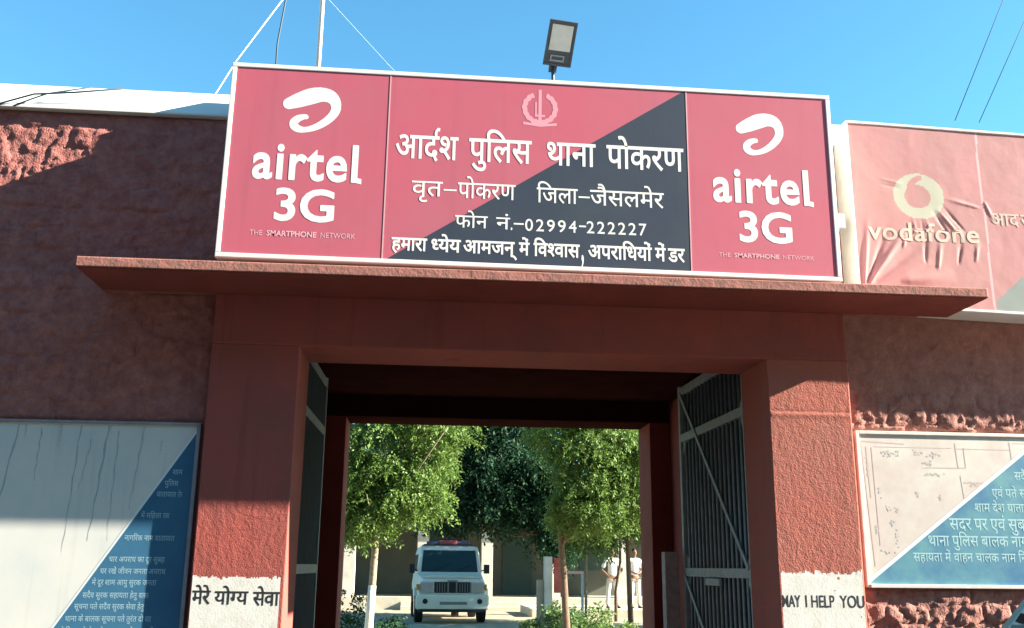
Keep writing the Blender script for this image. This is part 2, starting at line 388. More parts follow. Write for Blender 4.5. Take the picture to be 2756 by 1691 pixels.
# ------------------------------------------------------------------ gatehouse
def plaster_h(X, Z): return (.0030*fbm(X*75, Z*60, 3, 21)+.0014*fbm(X*16+Z*5, Z*9-X*6, 3, 31)+.003*fbm(X*3, Z*2, 2, 41))*np.where(Z < 1.47, .08, 1)
def plaster_groove(X, Z):
    return plaster_h(X, Z)-.004*np.exp(-((Z-2.455)/.010)**2)+.004*np.exp(-((Z-2.44)/.02)**2)
GH = empty('gatehouse', ((XB+XC)/2, DP, 0), 'maroon plastered gatehouse with projecting flat canopy and dark passage', 'gatehouse')
GI = Matrix.Translation((-(XB+XC)/2, -DP, 0))
def gp(o): o.matrix_parent_inverse = GI; return o
def band(top, seed):
    def f(X, Z):
        e = top+.05*fbm(X*60, Z*8, 3, seed)+.02*fbm(X*9, X*0, 2, seed)
        return ((Z < e) & (Z > 1.02+.06*fbm(X*30, Z*6, 2, seed+3)) & (X*0 == 0)) & (fbm(X*40, Z*40, 3, seed+9) > -.36+.0*Z)
    return f
bl, br_ = band(1.428, 5), band(1.482, 8)
pl = gp(relief('pillar', XA, XB, DP, .03, ZL, .0075, plaster_h, .512, [M_plaster, M_white], GH,
   lambda X, Z: bl(X, Z) & (X > XA+.004) & (X < XB-.022)))
pr = gp(relief('pillar', XC, XD, DP, .03, ZL, .0075, plaster_groove, .512, [M_worn, M_white], GH,
   lambda X, Z: br_(X, Z) & (X > XC+.012) & (X < XD-.004)))
gp(relief('lintel', XA, XD, DP, ZL+.0005, 3.1035, .012, plaster_h, .512, M_plaster, GH))
gp(relief('canopy', -1.9817, 3.3643, 5.424, 3.1037, 3.1615, .006, lambda X, Z: .002*fbm(X*40, Z*60, 3, 5)+.004*fbm(X*5, Z*6, 2, 6), .5505, M_lip, GH))
# underside skin of the canopy (wall maroon darkened for the shade there)
gp(MB().box((-1.975, 5.432, 3.098), (3.358, DP-.001, 3.1034)).build('canopy_soffit', M_plaster_shade, GH))
gp(MB().box((XA, DW, 3.17), (XD, DW+.3, 4.287)).build('parapet', M_plaster_shade, GH))
gp(cope(XA+.001, XD-.001).build('coping', M_coping, GH, bevel=.012))
gp(MB().box((XA-.2, 6.41, 3.02), (XD+.2, 9.9, 3.16)).build('ceiling', M_pass_shade, GH))
gp(MB().box((XA-.1, 6.41, 0), (XB-.17, 9.1, 3.018)).build('passage_wall', M_plaster_shade, GH))
gp(MB().box((XC+.17, 6.41, 0), (XD+.1, 9.1, 3.018)).build('passage_wall', M_plaster_shade, GH))
gp(MB().box((XA-.1, 9.102, 0), (-.735, 9.6, 2.835)).build('rear_pillar', M_plaster_shade, GH, bevel=.01))
gp(MB().box((2.112, 9.102, 0), (XD+.1, 9.6, 2.835)).build('rear_pillar', M_plaster_shade, GH, bevel=.01))
gp(MB().box((XA-.1, 9.102, 2.836), (XD+.1, 9.6, 3.018)).build('rear_lintel', M_pass_shade, GH))
# painted words on the pillars
yl = DP-.0085
t = lettering(pl, M_black, [('\u092e\u0947\u0930\u0947', -1.287, -1.185, 1.350, 1.278, HD, .012),
   ('\u092f\u094b<\u0917\u092f', -1.163, -.975, 1.347, 1.277, HD, .012), ('\u0938\u0947\u0935\u093e', -.948, -.800, 1.345, 1.272, HD, .012)], y=0)
drape_on(t, pl, .0007)
t = lettering(pr, M_black, [('MAY', 2.147, 2.258, 1.351, 1.283, .69, .008), ('I', 2.288, 2.297, 1.351, 1.283, .69, .008),
   ('HELP', 2.325, 2.467, 1.351, 1.282, .69, .008), ('YOU', 2.500, 2.652, 1.351, 1.281, .69, .008)], y=0)
drape_on(t, pr, .0007)

# ------------------------------------------------------------------ main sign box
TILT = -.0045
SG = empty('sign_box', (-1.2097, 5.475, 3.2302), 'long red and dark blue box sign standing on the gate canopy', 'sign')
SG.rotation_euler = (0, -TILT, 0)
W_, H_ = 3.66, 1.176
fr = .028
B = MB()
B.box((-fr, -.005, H_), (W_+fr, .49, H_+fr)); B.box((-fr, -.005, -fr), (W_+fr, .49, 0))
B.box((-fr, -.0045, 0), (0, .49, H_)); B.box((W_, -.0045, 0), (W_+fr, .49, H_))
B.build('frame', M_alu, SG, bevel=.004)
B = MB().box((.0005, .45, .0005), (W_-.0005, .47, H_-.0005)); B.build('back_sheet', M_alu, SG)
MB().box((-fr, .33, H_+fr+.001), (W_+fr, .488, 1.318)).build('shade_rail', M_alu, SG)  # hidden rail added to cast shade on the coping beside the sign
B = MB(); B.box((W_-.02, .30, -.045), (W_+.02, .34, -.03)); 
def face(name, x0, x1, M):
    return MB().box((x0, 0, .0005), (x1, .015, H_-.0005)).build(name, M, SG)
f1 = face('side_panel', .0005, .9195, M_flex); f2 = face('centre_panel', .9275, 2.7575, M_flex); f3 = face('side_panel', 2.7655, W_-.0005, M_flex)
MB().box((.9200, -.0015, .0005), (.9270, .015, H_-.0005)).build('divider', M_seam, SG)
MB().box((2.7580, -.0015, .0005), (2.7650, .015, H_-.0005)).build('divider', M_seam, SG)
tri = MB().add([(2.7570, -.0003, H_-.001), (2.7570, -.0003, .001), (.950, -.0003, .001), (2.742, -.0003, H_-.001)], [(0,3,2,1)]).build('dark_triangle', M_dark, f2)
# swirl mark, drawn from the left panel
SW = [(590,352,42),(655,322,54),(735,288,60),(805,272,53),(862,284,47),(897,322,38),(905,378,33),(882,430,30),(832,482,27),(775,520,23),(715,541,20),(668,540,25),(636,520,29),(630,490,28),(655,462,25),(690,447,20),(708,446,18)]
def swirl(parent, x0, x1, zt, zb):
    s = (x1-x0)/395; sz = (zt-zb)/355
    raster('swirl_mark', stroke_fn([(x0+(x-545)*s, zb+(570-y)*sz, r*.5*(s+sz)) for x, y, r in SW]), x0-.02, x1+.02, zb-.02, zt+.02, .002, M_letter, parent, y=-.0006)
swirl(f1, .286, .635, 1.071, .763); swirl(f3, 3.070, 3.376, 1.060, .764)
def brand(parent, x0, x1, base, xh, g0, g1, gb, gt, t0, t1, tb, tt):
    s = (xh-base)/.45; k = (x1-x0)
    P, wd = word('airtel', .024, .045)
    # hook at the foot of the last letter
    xs = max(p[0] for v, f, q in P for p in v); P.append(([(xs-.06, -.02), (xs+.09, -.045), (xs+.09, .055), (xs-.02, .075)], [(0,1,2,3)], 1))
    B = MB(); put(B, P, x0, x1, base+(xh-base)*1.0, base, .46, -.0006)
    link('lettering', B.mesh('lettering'), M_letter, parent)
    lettering(parent, M_letter, [('3G', g0, g1, gt, gb, .69, .024)], y=-.0006)
    e = (t1-t0)/10.
    lettering(parent, M_tagl, [('THE', t0, t0+1.2*e, tt, tb, .69, .0), ('SMARTPHONE', t0+1.6*e, t0+6.3*e, tt, tb, .69, .03), ('NETWORK', t0+6.7*e, t1, tt, tb, .69, .0)], name='tagline', y=-.0006)
brand(f1, .140, .780, .470, .622, .286, .632, .214, .406, .156, .763, .113, .145)
brand(f3, 2.910, 3.542, .458, .606, 3.064, 3.395, .205, .394, 2.932, 3.523, .099, .126)
# words of the centre panel (visual order)
b1 = .012
L = [('\u0906\u0930\u093e'[:1]+'\u0926\u0936'[:1]+'^\u0936', .972, 1.348, .785, .640, HD, b1),
     ('\u092a\u0941\u093f\u0932\u0938', 1.412, 1.793, .785, .640, HD, b1), ('\u0925\u093e\u0928\u093e', 1.886, 2.186, .785, .640, HD, b1),
     ('\u092a\u094b\u0915\u0930\u0923', 2.253, 2.733, .785, .638, HD, b1),
     ('\u0935\u0943\u0924', 1.078, 1.262, .494, .402, HD, .004), ('\u092a\u094b\u0915\u0930\u0923', 1.352, 1.698, .496, .400, HD, .004),
     ('\u093f\u091c\u0932\u093e', 1.826, 2.075, .488, .394, HD, .004), ('\u091c\u0948\u0938\u0932\u092e\u0947\u0930', 2.150, 2.603, .488, .392, HD, .004),
     ('\u092b\u094b\u0928', 1.341, 1.535, .288, .214, HD, .004), ('\u0928\u0902', 1.585, 1.668, .286, .214, HD, .004), ('.', 1.672, 1.682, .224, .212, .10, .01)]
L += [('0', 1.757, 1.805, .286, .210, .70, .004)]
dg = '02994'; L.pop()
for i, c in enumerate('02994'): L.append((c, 1.758+i*.0655, 1.805+i*.0655, .286, .211, .70, .006))
for i, c in enumerate('222227'): L.append((c, 2.128+i*.0635, 2.174+i*.0635, .288, .212, .70, .006))
b4 = .022
L += [('\u0939\u092e\u093e\u0930\u093e', .974, 1.182, .132, .058, HD, b4), ('<\u0927\u092f\u0947\u092f', 1.206, 1.380, .132, .058, HD, b4),
      ('\u0906\u092e\u091c\u0928\u094d', 1.394, 1.712, .133, .058, HD, b4), ('\u092e\u0947\u0902', 1.722, 1.786, .133, .058, HD, b4),
      ('\u0935\u093f<\u0936\u0935\u093e\u0938'.replace('\u0935\u093f', '\u093f\u0935'), 1.809, 2.086, .134, .057, HD, b4), (',', 2.096, 2.110, .068, .036, .12, .02),
      ('\u0905\u092a\u0930\u093e\u093f\u0927\u092f\u094b\u0902', 2.136, 2.522, .135, .056, HD, b4), ('\u092e\u0947\u0902', 2.540, 2.606, .135, .056, HD, b4), ('\u0921\u0930', 2.619, 2.722, .135, .055, HD, b4)]
lettering(f2, M_letter, L, y=-.0009)
B = MB()
for x0, x1, z in ((1.268, 1.345, .440), (2.080, 2.148, .434), (1.690, 1.750, .246), (2.082, 2.124, .248)):
    B.add([(x0,-.0009,z),(x1,-.0009,z),(x1,-.0009,z+.010),(x0,-.0009,z+.010)], [(0,1,2,3)])
link('lettering', B.mesh('dashes'), M_letter, f2)
# wreath emblem
ex, ez = 1.842, 1.010; es = .114
def emblem(X, Z):
    x = (X-ex)/es; z = (Z-ez)/es; r = np.hypot(x*1.0, z*1.0); a = np.arctan2(x, z)
    ring = (r > .70+.02*np.sin(a*16)) & (r < .97+.02*np.sin(a*16+1)) & (np.abs(a) > .42)
    sword = (np.abs(x) < .09) & (z > -.75) & (z < 1.08); guard = (np.abs(z+.45) < .06) & (np.abs(x) < .28)
    handle = (np.abs(x+.22) < .05) & (z > -.5) & (z < .35)
    rib = (np.abs(z+1.02-.12*np.abs(x)) < .075) & (np.abs(x) < .92)
    return ring | sword | guard | rib | handle
raster('wreath_emblem', emblem, ex-.13, ex+.13, ez-.14, ez+.135, .002, M_faint, f2, y=-.0006)

# ------------------------------------------------------------------ faded pink cloth sign
VY = 5.735
VS = empty('cloth_sign', (2.715, VY, 3.12), 'faded pink wrinkled cloth sign with pale ring mark at far right', 'sign')
def vp(o): o.matrix_parent_inverse = Matrix.Translation((-2.715, -VY, -3.12)); return o
VX0, VX1 = 2.715, 5.4
def vtop(x): return 4.366-.029*(x-VX0)
def vbot(x): return 3.135-.029*(x-VX0)
res = .008
nx = int((VX1-VX0)/res); nz = int(1.23/res)
X, T = np.meshgrid(np.linspace(VX0, VX1, nx), np.linspace(0, 1, nz))
Z = vbot(X)+(vtop(X)-vbot(X))*T
D = .004*fbm(X*3, Z*3, 3, 4)
def fold(x0, z0, x1, z1, wd, h, D):
    dx, dz = x1-x0, z1-z0; l = math.hypot(dx, dz); t = ((X-x0)*dx+(Z-z0)*dz)/l/l; n = ((X-x0)*dz-(Z-z0)*dx)/l
    e = np.clip(t*6, 0, 1)*np.clip((1-t)*2.2, 0, 1)
    return D+.55*h*e*np.exp(-(n/(wd*(.35+.9*np.clip(t, 0, 1))))**2)
for q in [(2.725,3.20,3.06,3.64,.022,.020),(2.735,3.20,2.80,3.72,.016,.013),(2.745,3.20,2.93,3.66,.018,-.013),(2.75,3.22,3.18,3.56,.03,-.010),(2.76,3.19,3.25,3.45,.03,.010),
          (3.02,3.50,3.05,3.62,.012,.008),(3.16,3.40,3.18,3.60,.014,-.008),(3.24,3.36,3.28,3.58,.014,.009),(3.38,3.40,3.42,3.58,.013,-.008),(3.50,3.42,3.53,3.58,.012,.007),
          (3.12,3.60,3.10,3.72,.006,.006),(3.17,3.60,3.16,3.72,.006,-.005),(3.22,3.60,3.19,3.72,.006,.006),(3.34,3.60,3.24,3.78,.009,-.008),(3.40,3.62,3.27,3.79,.009,.009),(3.46,3.62,3.30,3.82,.009,-.008),
          (3.58,3.80,3.33,3.86,.012,.008),(2.90,3.98,3.06,3.95,.008,.005),(2.90,3.94,3.04,3.92,.008,-.005),(3.60,3.86,3.66,3.70,.01,.008),(2.98,3.28,3.35,3.34,.05,.012)]:
    D = fold(*q, D)
E = np.minimum(np.minimum(X-VX0, VX1-X), np.minimum(Z-vbot(X), vtop(X)-Z)); D *= np.clip(E/.02, 0, 1)
V = np.stack([X.ravel(), (VY-D).ravel(), Z.ravel()], 1); idx = np.arange(nx*nz).reshape(nz, nx)
F = np.stack([idx[:-1,:-1].ravel(), idx[:-1,1:].ravel(), idx[1:,1:].ravel(), idx[1:,:-1].ravel()], 1)
Xc = (X[:-1,:-1]+X[1:,1:])/2; Zc = (Z[:-1,:-1]+Z[1:,1:])/2
slot = np.zeros(Xc.shape, int)
slot[np.abs(Xc-(3.594+.004*np.sin(Zc*9))) < .007] = 2
slot[(Zc < 3.175+(Xc-3.613)*.871) & (Xc > 3.61)] = 1
# ring mark with the little tail cut
rx, rz = (Xc-3.158)/.172, (Zc-3.868)/.158
rr_ = np.hypot(rx, rz); hole = np.hypot((Xc-3.150)/.088, (Zc-3.865)/.082) < 1
tail = (np.hypot((Xc-3.20)/.115, (Zc-3.93)/.085) < 1) & ~(np.hypot((Xc-3.235)/.115, (Zc-3.905)/.085) < 1) & (Xc < 3.19)
slot[(rr_ < 1) & ~hole & ~tail] = 3
me = bpy.data.meshes.new('cloth'); me.from_pydata(V.tolist(), [], F.tolist())
for x in (M_vod, M_grey, M_seam, M_vring): me.materials.append(x)
me.polygons.foreach_set('material_index', slot.ravel()); me.polygons.foreach_set('use_smooth', np.ones(len(F), bool)); me.update()
cloth = bpy.data.objects.new('cloth', me); col.objects.link(cloth); cloth.parent = VS; vp(cloth)
B = MB()
def slab(B, x0, x1, zf0, zf1, y0, y1):
    B.add([(x0,y0,zf0(x0)),(x1,y0,zf0(x1)),(x1,y1,zf0(x1)),(x0,y1,zf0(x0)),(x0,y0,zf1(x0)),(x1,y0,zf1(x1)),(x1,y1,zf1(x1)),(x0,y1,zf1(x0))],
          [(0,3,2,1),(4,5,6,7),(0,1,5,4),(1,2,6,5),(2,3,7,6),(3,0,4,7)])
slab(B, VX0-.002, VX1, vtop, lambda x: vtop(x)+.018, VY-.006, 5.945); slab(B, VX0-.002, VX1, lambda x: vbot(x)-.018, vbot, VY-.006, 5.945)
vp(B.build('frame', M_alu, VS, bevel=.004))
B = MB(); slab(B, VX0-.014, VX0-.0025, lambda x: vbot(x)-.016, lambda x: vtop(x)+.016, VY-.005, 5.944); slab(B, VX0-.0025, VX0+.004, vbot, vtop, VY+.002, 5.94)
vp(B.build('side_sheet', M_vside, VS, bevel=.003))
B = MB(); slab(B, VX0+.01, VX1, lambda x: vbot(x)+.004, lambda x: vtop(x)-.004, 5.90, 5.94); vp(B.build('back_sheet', M_vside, VS))
def drape(o):
    """lay a flat lettering mesh on the folded cloth"""
    for v in o.data.vertices:
        i = int(round((v.co.x-VX0)/(VX1-VX0)*(nx-1))); t = (v.co.z-vbot(v.co.x))/(vtop(v.co.x)-vbot(v.co.x)); j = int(round(t*(nz-1)))
        i = min(max(i, 0), nx-1); j = min(max(j, 0), nz-1); v.co.y = VY-D[j, i]-.0012+v.co.y
P, wd = word('vodafone', .018, .02)
B = MB(); put(B, P, 2.792, 3.542, 3.640, 3.560, .46, 0)
o = link('lettering', B.mesh('lettering'), M_vlet, VS)
bm = bmesh.new(); bm.from_mesh(o.data); bmesh.ops.triangulate(bm, faces=bm.faces); bm.to_mesh(o.data); bm.free(); drape(o); vp(o)
o = lettering(VS, M_vlet, [('\u0906\u0926', 3.632, 3.83, 3.768, 3.688, HD, .012), ('\u0930\u094d'[:1], 3.84, 3.89, 3.766, 3.686, HD, .012)]); drape(o); vp(o)

# small junction box between the two signs
jb = MB().box((2.585, 5.72, 3.62), (2.64, 5.80, 3.72)).build('cable_box', mat('grey_box', (.42, .44, .44), .6, var=.2), bevel=.006)
tag(jb, 'small grey cable box in the gap between the two big signs', 'cable box')

# ------------------------------------------------------------------ painted notice boards
LB = empty('notice_board', (-2.44, 5.94, .75), 'streaked white and blue notice board of small script, left of the gateway', 'notice board')
LI = Matrix.Translation((2.44, -5.94, -.75))
def lp(o): o.matrix_parent_inverse = LI; return o
x0, x1, z0, z1 = -3.55, -1.352, .75, 2.292
s = 1.61; dl = lambda x: 2.256+(x+1.352)*s
xz = -1.352+(z0-2.256)/s
lp(MB().add([(x0,5.94,z0),(xz,5.94,z0),(x1,5.94,2.256),(x1,5.94,z1),(x0,5.94,z1)], [(0,1,2,3,4)]).build('white_half', M_bwhite, LB))
bb = lp(MB().add([(xz,5.94,z0),(x1,5.94,z0),(x1,5.94,2.256)], [(0,1,2)]).build('blue_half', M_bblue, LB))
lp(MB().add([(xz-.010,5.9392,z0),(xz+.004,5.9392,z0),(x1,5.9392,2.25),(x1,5.9392,2.272)], [(0,1,2,3)]).build('diagonal_edge', M_bline, LB))
B = MB(); B.box((x1,5.925,z0),(x1+.022,5.974,z1)); B.box((x0,5.925,z1),(x1+.022,5.974,z1+.016)); B.box((x0-.02,5.925,z0),(x0,5.974,z1+.016)); B.box((x0,5.925,z0-.02),(x1+.022,5.974,z0))
lp(B.build('frame', M_bframe, LB, bevel=.003))
lp(MB().box((x0,5.945,z0),(x1,5.972,z1)).build('backing', M_bframe, LB))
WORDS = ['जनता', 'सहायता', 'थाना', 'सेवा', 'सदर', 'नगर', 'अपराध', 'पुिलस', 'के', 'हेतु', 'में', 'से', 'का', 'पर', 'राज', 'वाहन', 'बालक', 'मिहला', 'दूर', 'भाष', 'एवं', 'सूचना', 'नागिरक', 'चालक', 'शाम', 'सुबह', 'घर', 'समय', 'पते', 'नाम', 'देश', 'आयु', 'करें', 'रखें', 'सदैव', 'तुरंत', 'यातायात', 'िनयम', 'पालन', 'जीवन', 'सुरक', 'धन', 'मोबाइल', 'दो', 'चार', 'तीन']
def text_line(xa, xb, zt, zb, off, rr, gap=.009):
    it = []; x = xa; hgt = zt-zb
    while x < xb-.02:
        w_ = WORDS[(rr.randrange(3)+7*len(it)+int(zb*977)) % len(WORDS)]; _, a = word(w_, 0); wl = min(a*hgt/HD*.80, xb-x)
        if wl > hgt*.6: it.append((w_, x, x+wl, zt, zb, HD, off))
        x += wl+gap
    return it
rr = random.Random(4); items = []
for yc, xl, xr in ((310,1290,1320),(455,1160,1305),(535,1110,1280),(612,1060,1305),(690,990,1060),(760,930,1230),(915,840,1280),(1060,780,1260),(1140,690,1260),(1215,610,1215),(1300,560,1145),(1375,490,1120),(1455,440,1175),(1535,400,1240),(1610,350,1240),(1690,300,1200),(1770,250,1200)):
    z = 2.306-(1100+yc/2.559-1141)*.002112; xw = lambda q: -1.334-(1390-q)/2.559*.00213
    items += text_line(max(xw(xl), -1.352+(z+.014-2.256)/1.61+.022), xw(xr), z+.014, z-.014, .006, rr)
t = lettering(bb, M_btext, items, y=5.9396)
# drip streaks on the white half
B = MB()
for xa, za, xb, zb, wd in ((-1.86,2.28,-1.91,1.62,.010),(-1.655,2.28,-1.70,1.80,.006),(-2.37,2.28,-2.50,1.30,.008),(-2.24,2.26,-2.25,1.95,.006),(-2.02,2.28,-2.045,1.55,.006),(-1.95,2.2,-2.0,1.88,.005),(-1.80,2.25,-1.805,1.62,.005),(-2.13,2.28,-2.14,2.15,.005),(-2.33,2.28,-2.33,2.2,.006),(-1.55,2.2,-1.555,2.10,.004),(-2.6,2.28,-2.62,1.7,.007),(-2.8,2.28,-2.85,1.5,.007),(-2.52,1.3,-2.56,.95,.005)):
    n = 14; pts = [(xa+(xb-xa)*i/n+.004*math.sin(i*1.7+xa*40), za+(zb-za)*i/n, 1.8*wd*(1-.75*i/n)*(.7+.3*math.sin(i*2.1+xa*9))) for i in range(n+1)]
    v = []; f = []
    for i, (px, pz, r_) in enumerate(pts):
        v += [(px-r_/2, 5.9394, pz), (px+r_/2, 5.9394, pz)]
        if i: f.append((2*i-2, 2*i-1, 2*i+1, 2*i))
    B.add(v, f)
lp(link('drip_streaks', B.mesh('drips'), mat('dark_drips', (.44, .445, .455), .8), LB))

RB = empty('notice_board', (3.85, 5.94, 1.39), 'sunlit notice board, half faded map and half light blue script, right of the gateway', 'notice board')
RI = Matrix.Translation((-3.85, -5.94, -1.39))
def rp_(o): o.matrix_parent_inverse = RI; return o
x0, x1, z0, z1 = 2.715, 5.0, 1.418, 2.330
s = .742; xe = x0+.0+(z1-1.432)/s
rp_(MB().add([(x0,5.94,1.432),(xe,5.94,z1),(x0,5.94,z1)], [(0,1,2)]).build('map_half', M_rwhite, RB))
rb = rp_(MB().add([(x0,5.94,z0),(x1,5.94,z0),(x1,5.94,z1),(xe,5.94,z1),(x0,5.94,1.432)], [(0,1,2,3,4)]).build('blue_half', M_rblue, RB))
rp_(MB().add([(x0,5.9392,1.424),(xe+.02,5.9392,z1),(xe-.02,5.9392,z1),(x0,5.9392,1.452)], [(0,1,2,3)]).build('diagonal_edge', M_bline, RB))
B = MB(); B.box((x0-.022,5.93,z0-.020),(x0,5.974,z1+.022)); B.box((x0,5.93,z1),(x1,5.974,z1+.022)); B.box((x1,5.93,z0-.02),(x1+.02,5.974,z1+.022)); B.box((x0,5.925,z0-.022),(x1,5.974,z0))
rp_(B.build('frame', M_rframe, RB, bevel=.003))
rp_(MB().box((x0,5.945,z0),(x1,5.972,z1)).build('backing', M_bframe, RB))
rr = random.Random(9); items = []
xw = lambda q: 2.693+(q-64)/1305; zw = lambda q: 2.347-(q-100)/1425
for ya, yb, xl in ((430,510,1400),(585,665,1190),(715,795,1030),(848,955,800),(1000,1095,610),(1148,1228,470)):
    items += text_line(xw(xl), 4.95, zw(ya)-.006, zw(yb), .004, rr, .018)
t = lettering(rb, M_rtext, items, y=5.9396)
# faded map drawing: border lines, boxes, small spots
B = MB()
def ln(x0, z0, x1, z1, wd):
    d = Vector((x1-x0, 0, z1-z0)).normalized(); n = Vector((-d.z, 0, d.x))*wd/2; y = 5.9394
    B.add([(x0-n.x,y,z0-n.z),(x1-n.x,y,z1-n.z),(x1+n.x,y,z1+n.z),(x0+n.x,y,z0+n.z)], [(0,1,2,3)])
for q, wd in ((( 95,185,480,205),.009),((150,235,160,690),.008),((195,240,205,1100),.005),((220,235,880,235),.004),((915,190,925,410),.007),((650,412,985,412),.007),((935,480,950,690),.005),((985,230,990,410),.005),((960,540,1130,540),.008),((1390,170,1395,330),.006),((1420,180,1531,180),.005),((920,240,1390,240),.005),((110,190,150,1280),.006),((620,420,640,420),.004)):
    ln(xw(q[0]), zw(q[1]), xw(q[2]), zw(q[3]), wd)
rp_(link('map_lines', B.mesh('map_lines'), M_rline, RB))
def spots(X, Z):
    x = (X-2.693)*1305+64; y = 100+(2.347-Z)*1425; I = np.zeros(X.shape, bool); q = random.Random(3)
    for cx, cy, sx, sy, n in ((350,300,60,22,26),(590,285,50,22,14),(720,300,40,20,16),(720,470,70,16,16),(545,650,18,22,8),(750,682,16,20,7),(330,900,26,26,10),(370,800,18,20,6),(300,770,20,30,6),(240,640,14,40,8),(190,960,14,40,10),(680,380,40,22,12),(350,1040,16,60,8),(1060,560,70,20,14),(150,450,12,120,16),(250,1150,50,20,8)):
        for i in range(n):
            I |= ((x-q.gauss(cx, sx*.6))/q.uniform(4, 11))**2+((y-q.gauss(cy, sy*.6))/q.uniform(3, 10))**2 < 1
    return I & (Z > 1.46+(X-2.715)*.742)
rp_(raster('map_marks', spots, 2.72, 3.9, 1.45, 2.32, .003, M_rspot, RB, y=5.9392))

# ------------------------------------------------------------------ metal gate leaves
LL = 1.63
def make_leaf():
    root = empty('metal_gate', (0, 0, 0))
    T = 2.985
    B = MB(); B.box((-.022,.0,.12),(.022,.05,T)); B.box((-.022,LL-.05,.12),(.022,LL,T))
    for z in (.14, 1.47, 2.545, T-.05): B.box((-.021,.05,z-.032),(.021,LL-.05,z+.032))
    for y0, z0, dy, dz in ((.05,1.502,.12,.12),(.05,1.438,.12,-.12),(LL-.05,1.502,-.12,.12),(LL-.05,1.438,-.12,-.12),(.05,2.577,.12,.10),(.05,2.513,.12,-.12),(LL-.05,2.513,-.12,-.12)):
        B.add([(-.004,y0,z0),(-.004,y0+dy,z0),(-.004,y0,z0+dz),(.004,y0,z0),(.004,y0+dy,z0),(.004,y0,z0+dz)], [(0,1,2),(5,4,3),(0,3,4,1),(1,4,5,2),(2,5,3,0)])
    B.build('frame', M_gate, root)
    MB().box((.010,.05,.17),(.014,LL-.05,2.93)).build('sheet', M_gsheet, root)
    n = 15
    for i in range(n):
        y = .05+(LL-.1)*(i+1)/(n+1)
        MB().tube([(-.004,y,.17),(-.004,y,2.94)], .0095, 6).build('bar', M_gate, root, smooth=True)
    for a, b in (((-.026,LL-.06,2.92),(-.026,.06,1.50)),((-.026,LL-.06,1.44),(-.026,.06,.18))):
        MB().bar(a, b, .008, .034).build('brace', M_gate, root)
    MB().box((-.05,.62,1.38),(-.026,.95,1.43)).build('latch', M_gate, root, bevel=.004)
    return root
def copy_tree(o, parent=None):
    c = o.copy(); col.objects.link(c); c.parent = parent
    for ch in list(o.children): copy_tree(ch, c)
    return c
g1 = make_leaf(); g1.location = (XC+.035, 6.415, 0); g1.rotation_euler = (0, 0, R(1.0))
tag(g1, 'grey barred metal gate leaf swung open along the right side of the passage', 'gate', 'two open leaves of the metal gate')
g2 = copy_tree(g1); g2.location = (XB-.085, 6.415, 0); g2.rotation_euler = (0, 0, R(-1.0)); g2['label'] = 'grey metal gate leaf seen edge on along the left side of the passage'
gpst = MB().box((1.985,8.12,.05),(2.10,8.24,1.63)).build('gate_post', M_gpost, bevel=.008)
tag(gpst, 'short chipped whitish post at the inner end of the right gate leaf', 'post')

# ------------------------------------------------------------------ floodlight on its pole
FL = empty('flood_light', (.884, 6.75, 4.44), 'square LED floodlight on a thin pole behind the main sign', 'floodlight')
FM = Matrix.Translation((-.884, -6.75, -4.44))
TL, TR, BR, BL = (Vector(q) for q in ((.833,6.5,5.48),(1.042,6.5,5.457),(1.012,6.7,5.193),(.799,6.7,5.211)))
def quad(a, b, c, d, u, v): return (a*(1-u)+b*u)*(1-v)+(d*(1-u)+c*u)*v
nrm = (TR-TL).cross(BL-TL).normalized()
if nrm.y > 0: nrm = -nrm
def plate(B, u0, u1, v0, v1, d0, d1):
    q = [quad(TL,TR,BR,BL,u,v) for u, v in ((u0,v0),(u1,v0),(u1,v1),(u0,v1))]
    B.add([p+nrm*d0 for p in q]+[p+nrm*d1 for p in q], [(0,1,2,3),(7,6,5,4),(0,4,5,1),(1,5,6,2),(2,6,7,3),(3,7,4,0)])
def fp(o): o.matrix_parent_inverse = FM; return o
B = MB(); plate(B, 0, 1, 0, 1, -.035, 0); plate(B, 0, .07, 0, 1, 0, .012); plate(B, .93, 1, 0, 1, 0, .012); plate(B, .07, .93, 0, .06, 0, .012); plate(B, .07, .93, .95, 1, 0, .012)
hs = fp(B.build('housing', M_lampblk, FL))
B = MB(); plate(B, .12, .88, .09, .66, .0005, .006); fp(B.build('lens', M_lens, FL))
B = MB(); plate(B, .22, .72, .76, .79, .0005, .014); plate(B, .22, .27, .79, .90, .0005, .014); plate(B, .67, .72, .79, .90, .0005, .014); plate(B, .27, .67, .86, .90, .0005, .014); fp(B.build('driver_cover', M_lampgrey, FL))
bm_ = quad(TL,TR,BR,BL,.36,1.0)
fp(MB().tube([(.884,6.75,4.44),(.884,6.75,5.12),bm_-nrm*.02], .013, 8).build('pole', M_lampblk, FL, smooth=True))
B = MB(); B.bar(quad(TL,TR,BR,BL,.28,.98)-nrm*.02, quad(TL,TR,BR,BL,.30,1.16)-nrm*.01, .02); B.bar(quad(TL,TR,BR,BL,.47,.98)-nrm*.02, quad(TL,TR,BR,BL,.46,1.16)-nrm*.01, .02); fp(B.build('bracket', M_lampblk, FL))

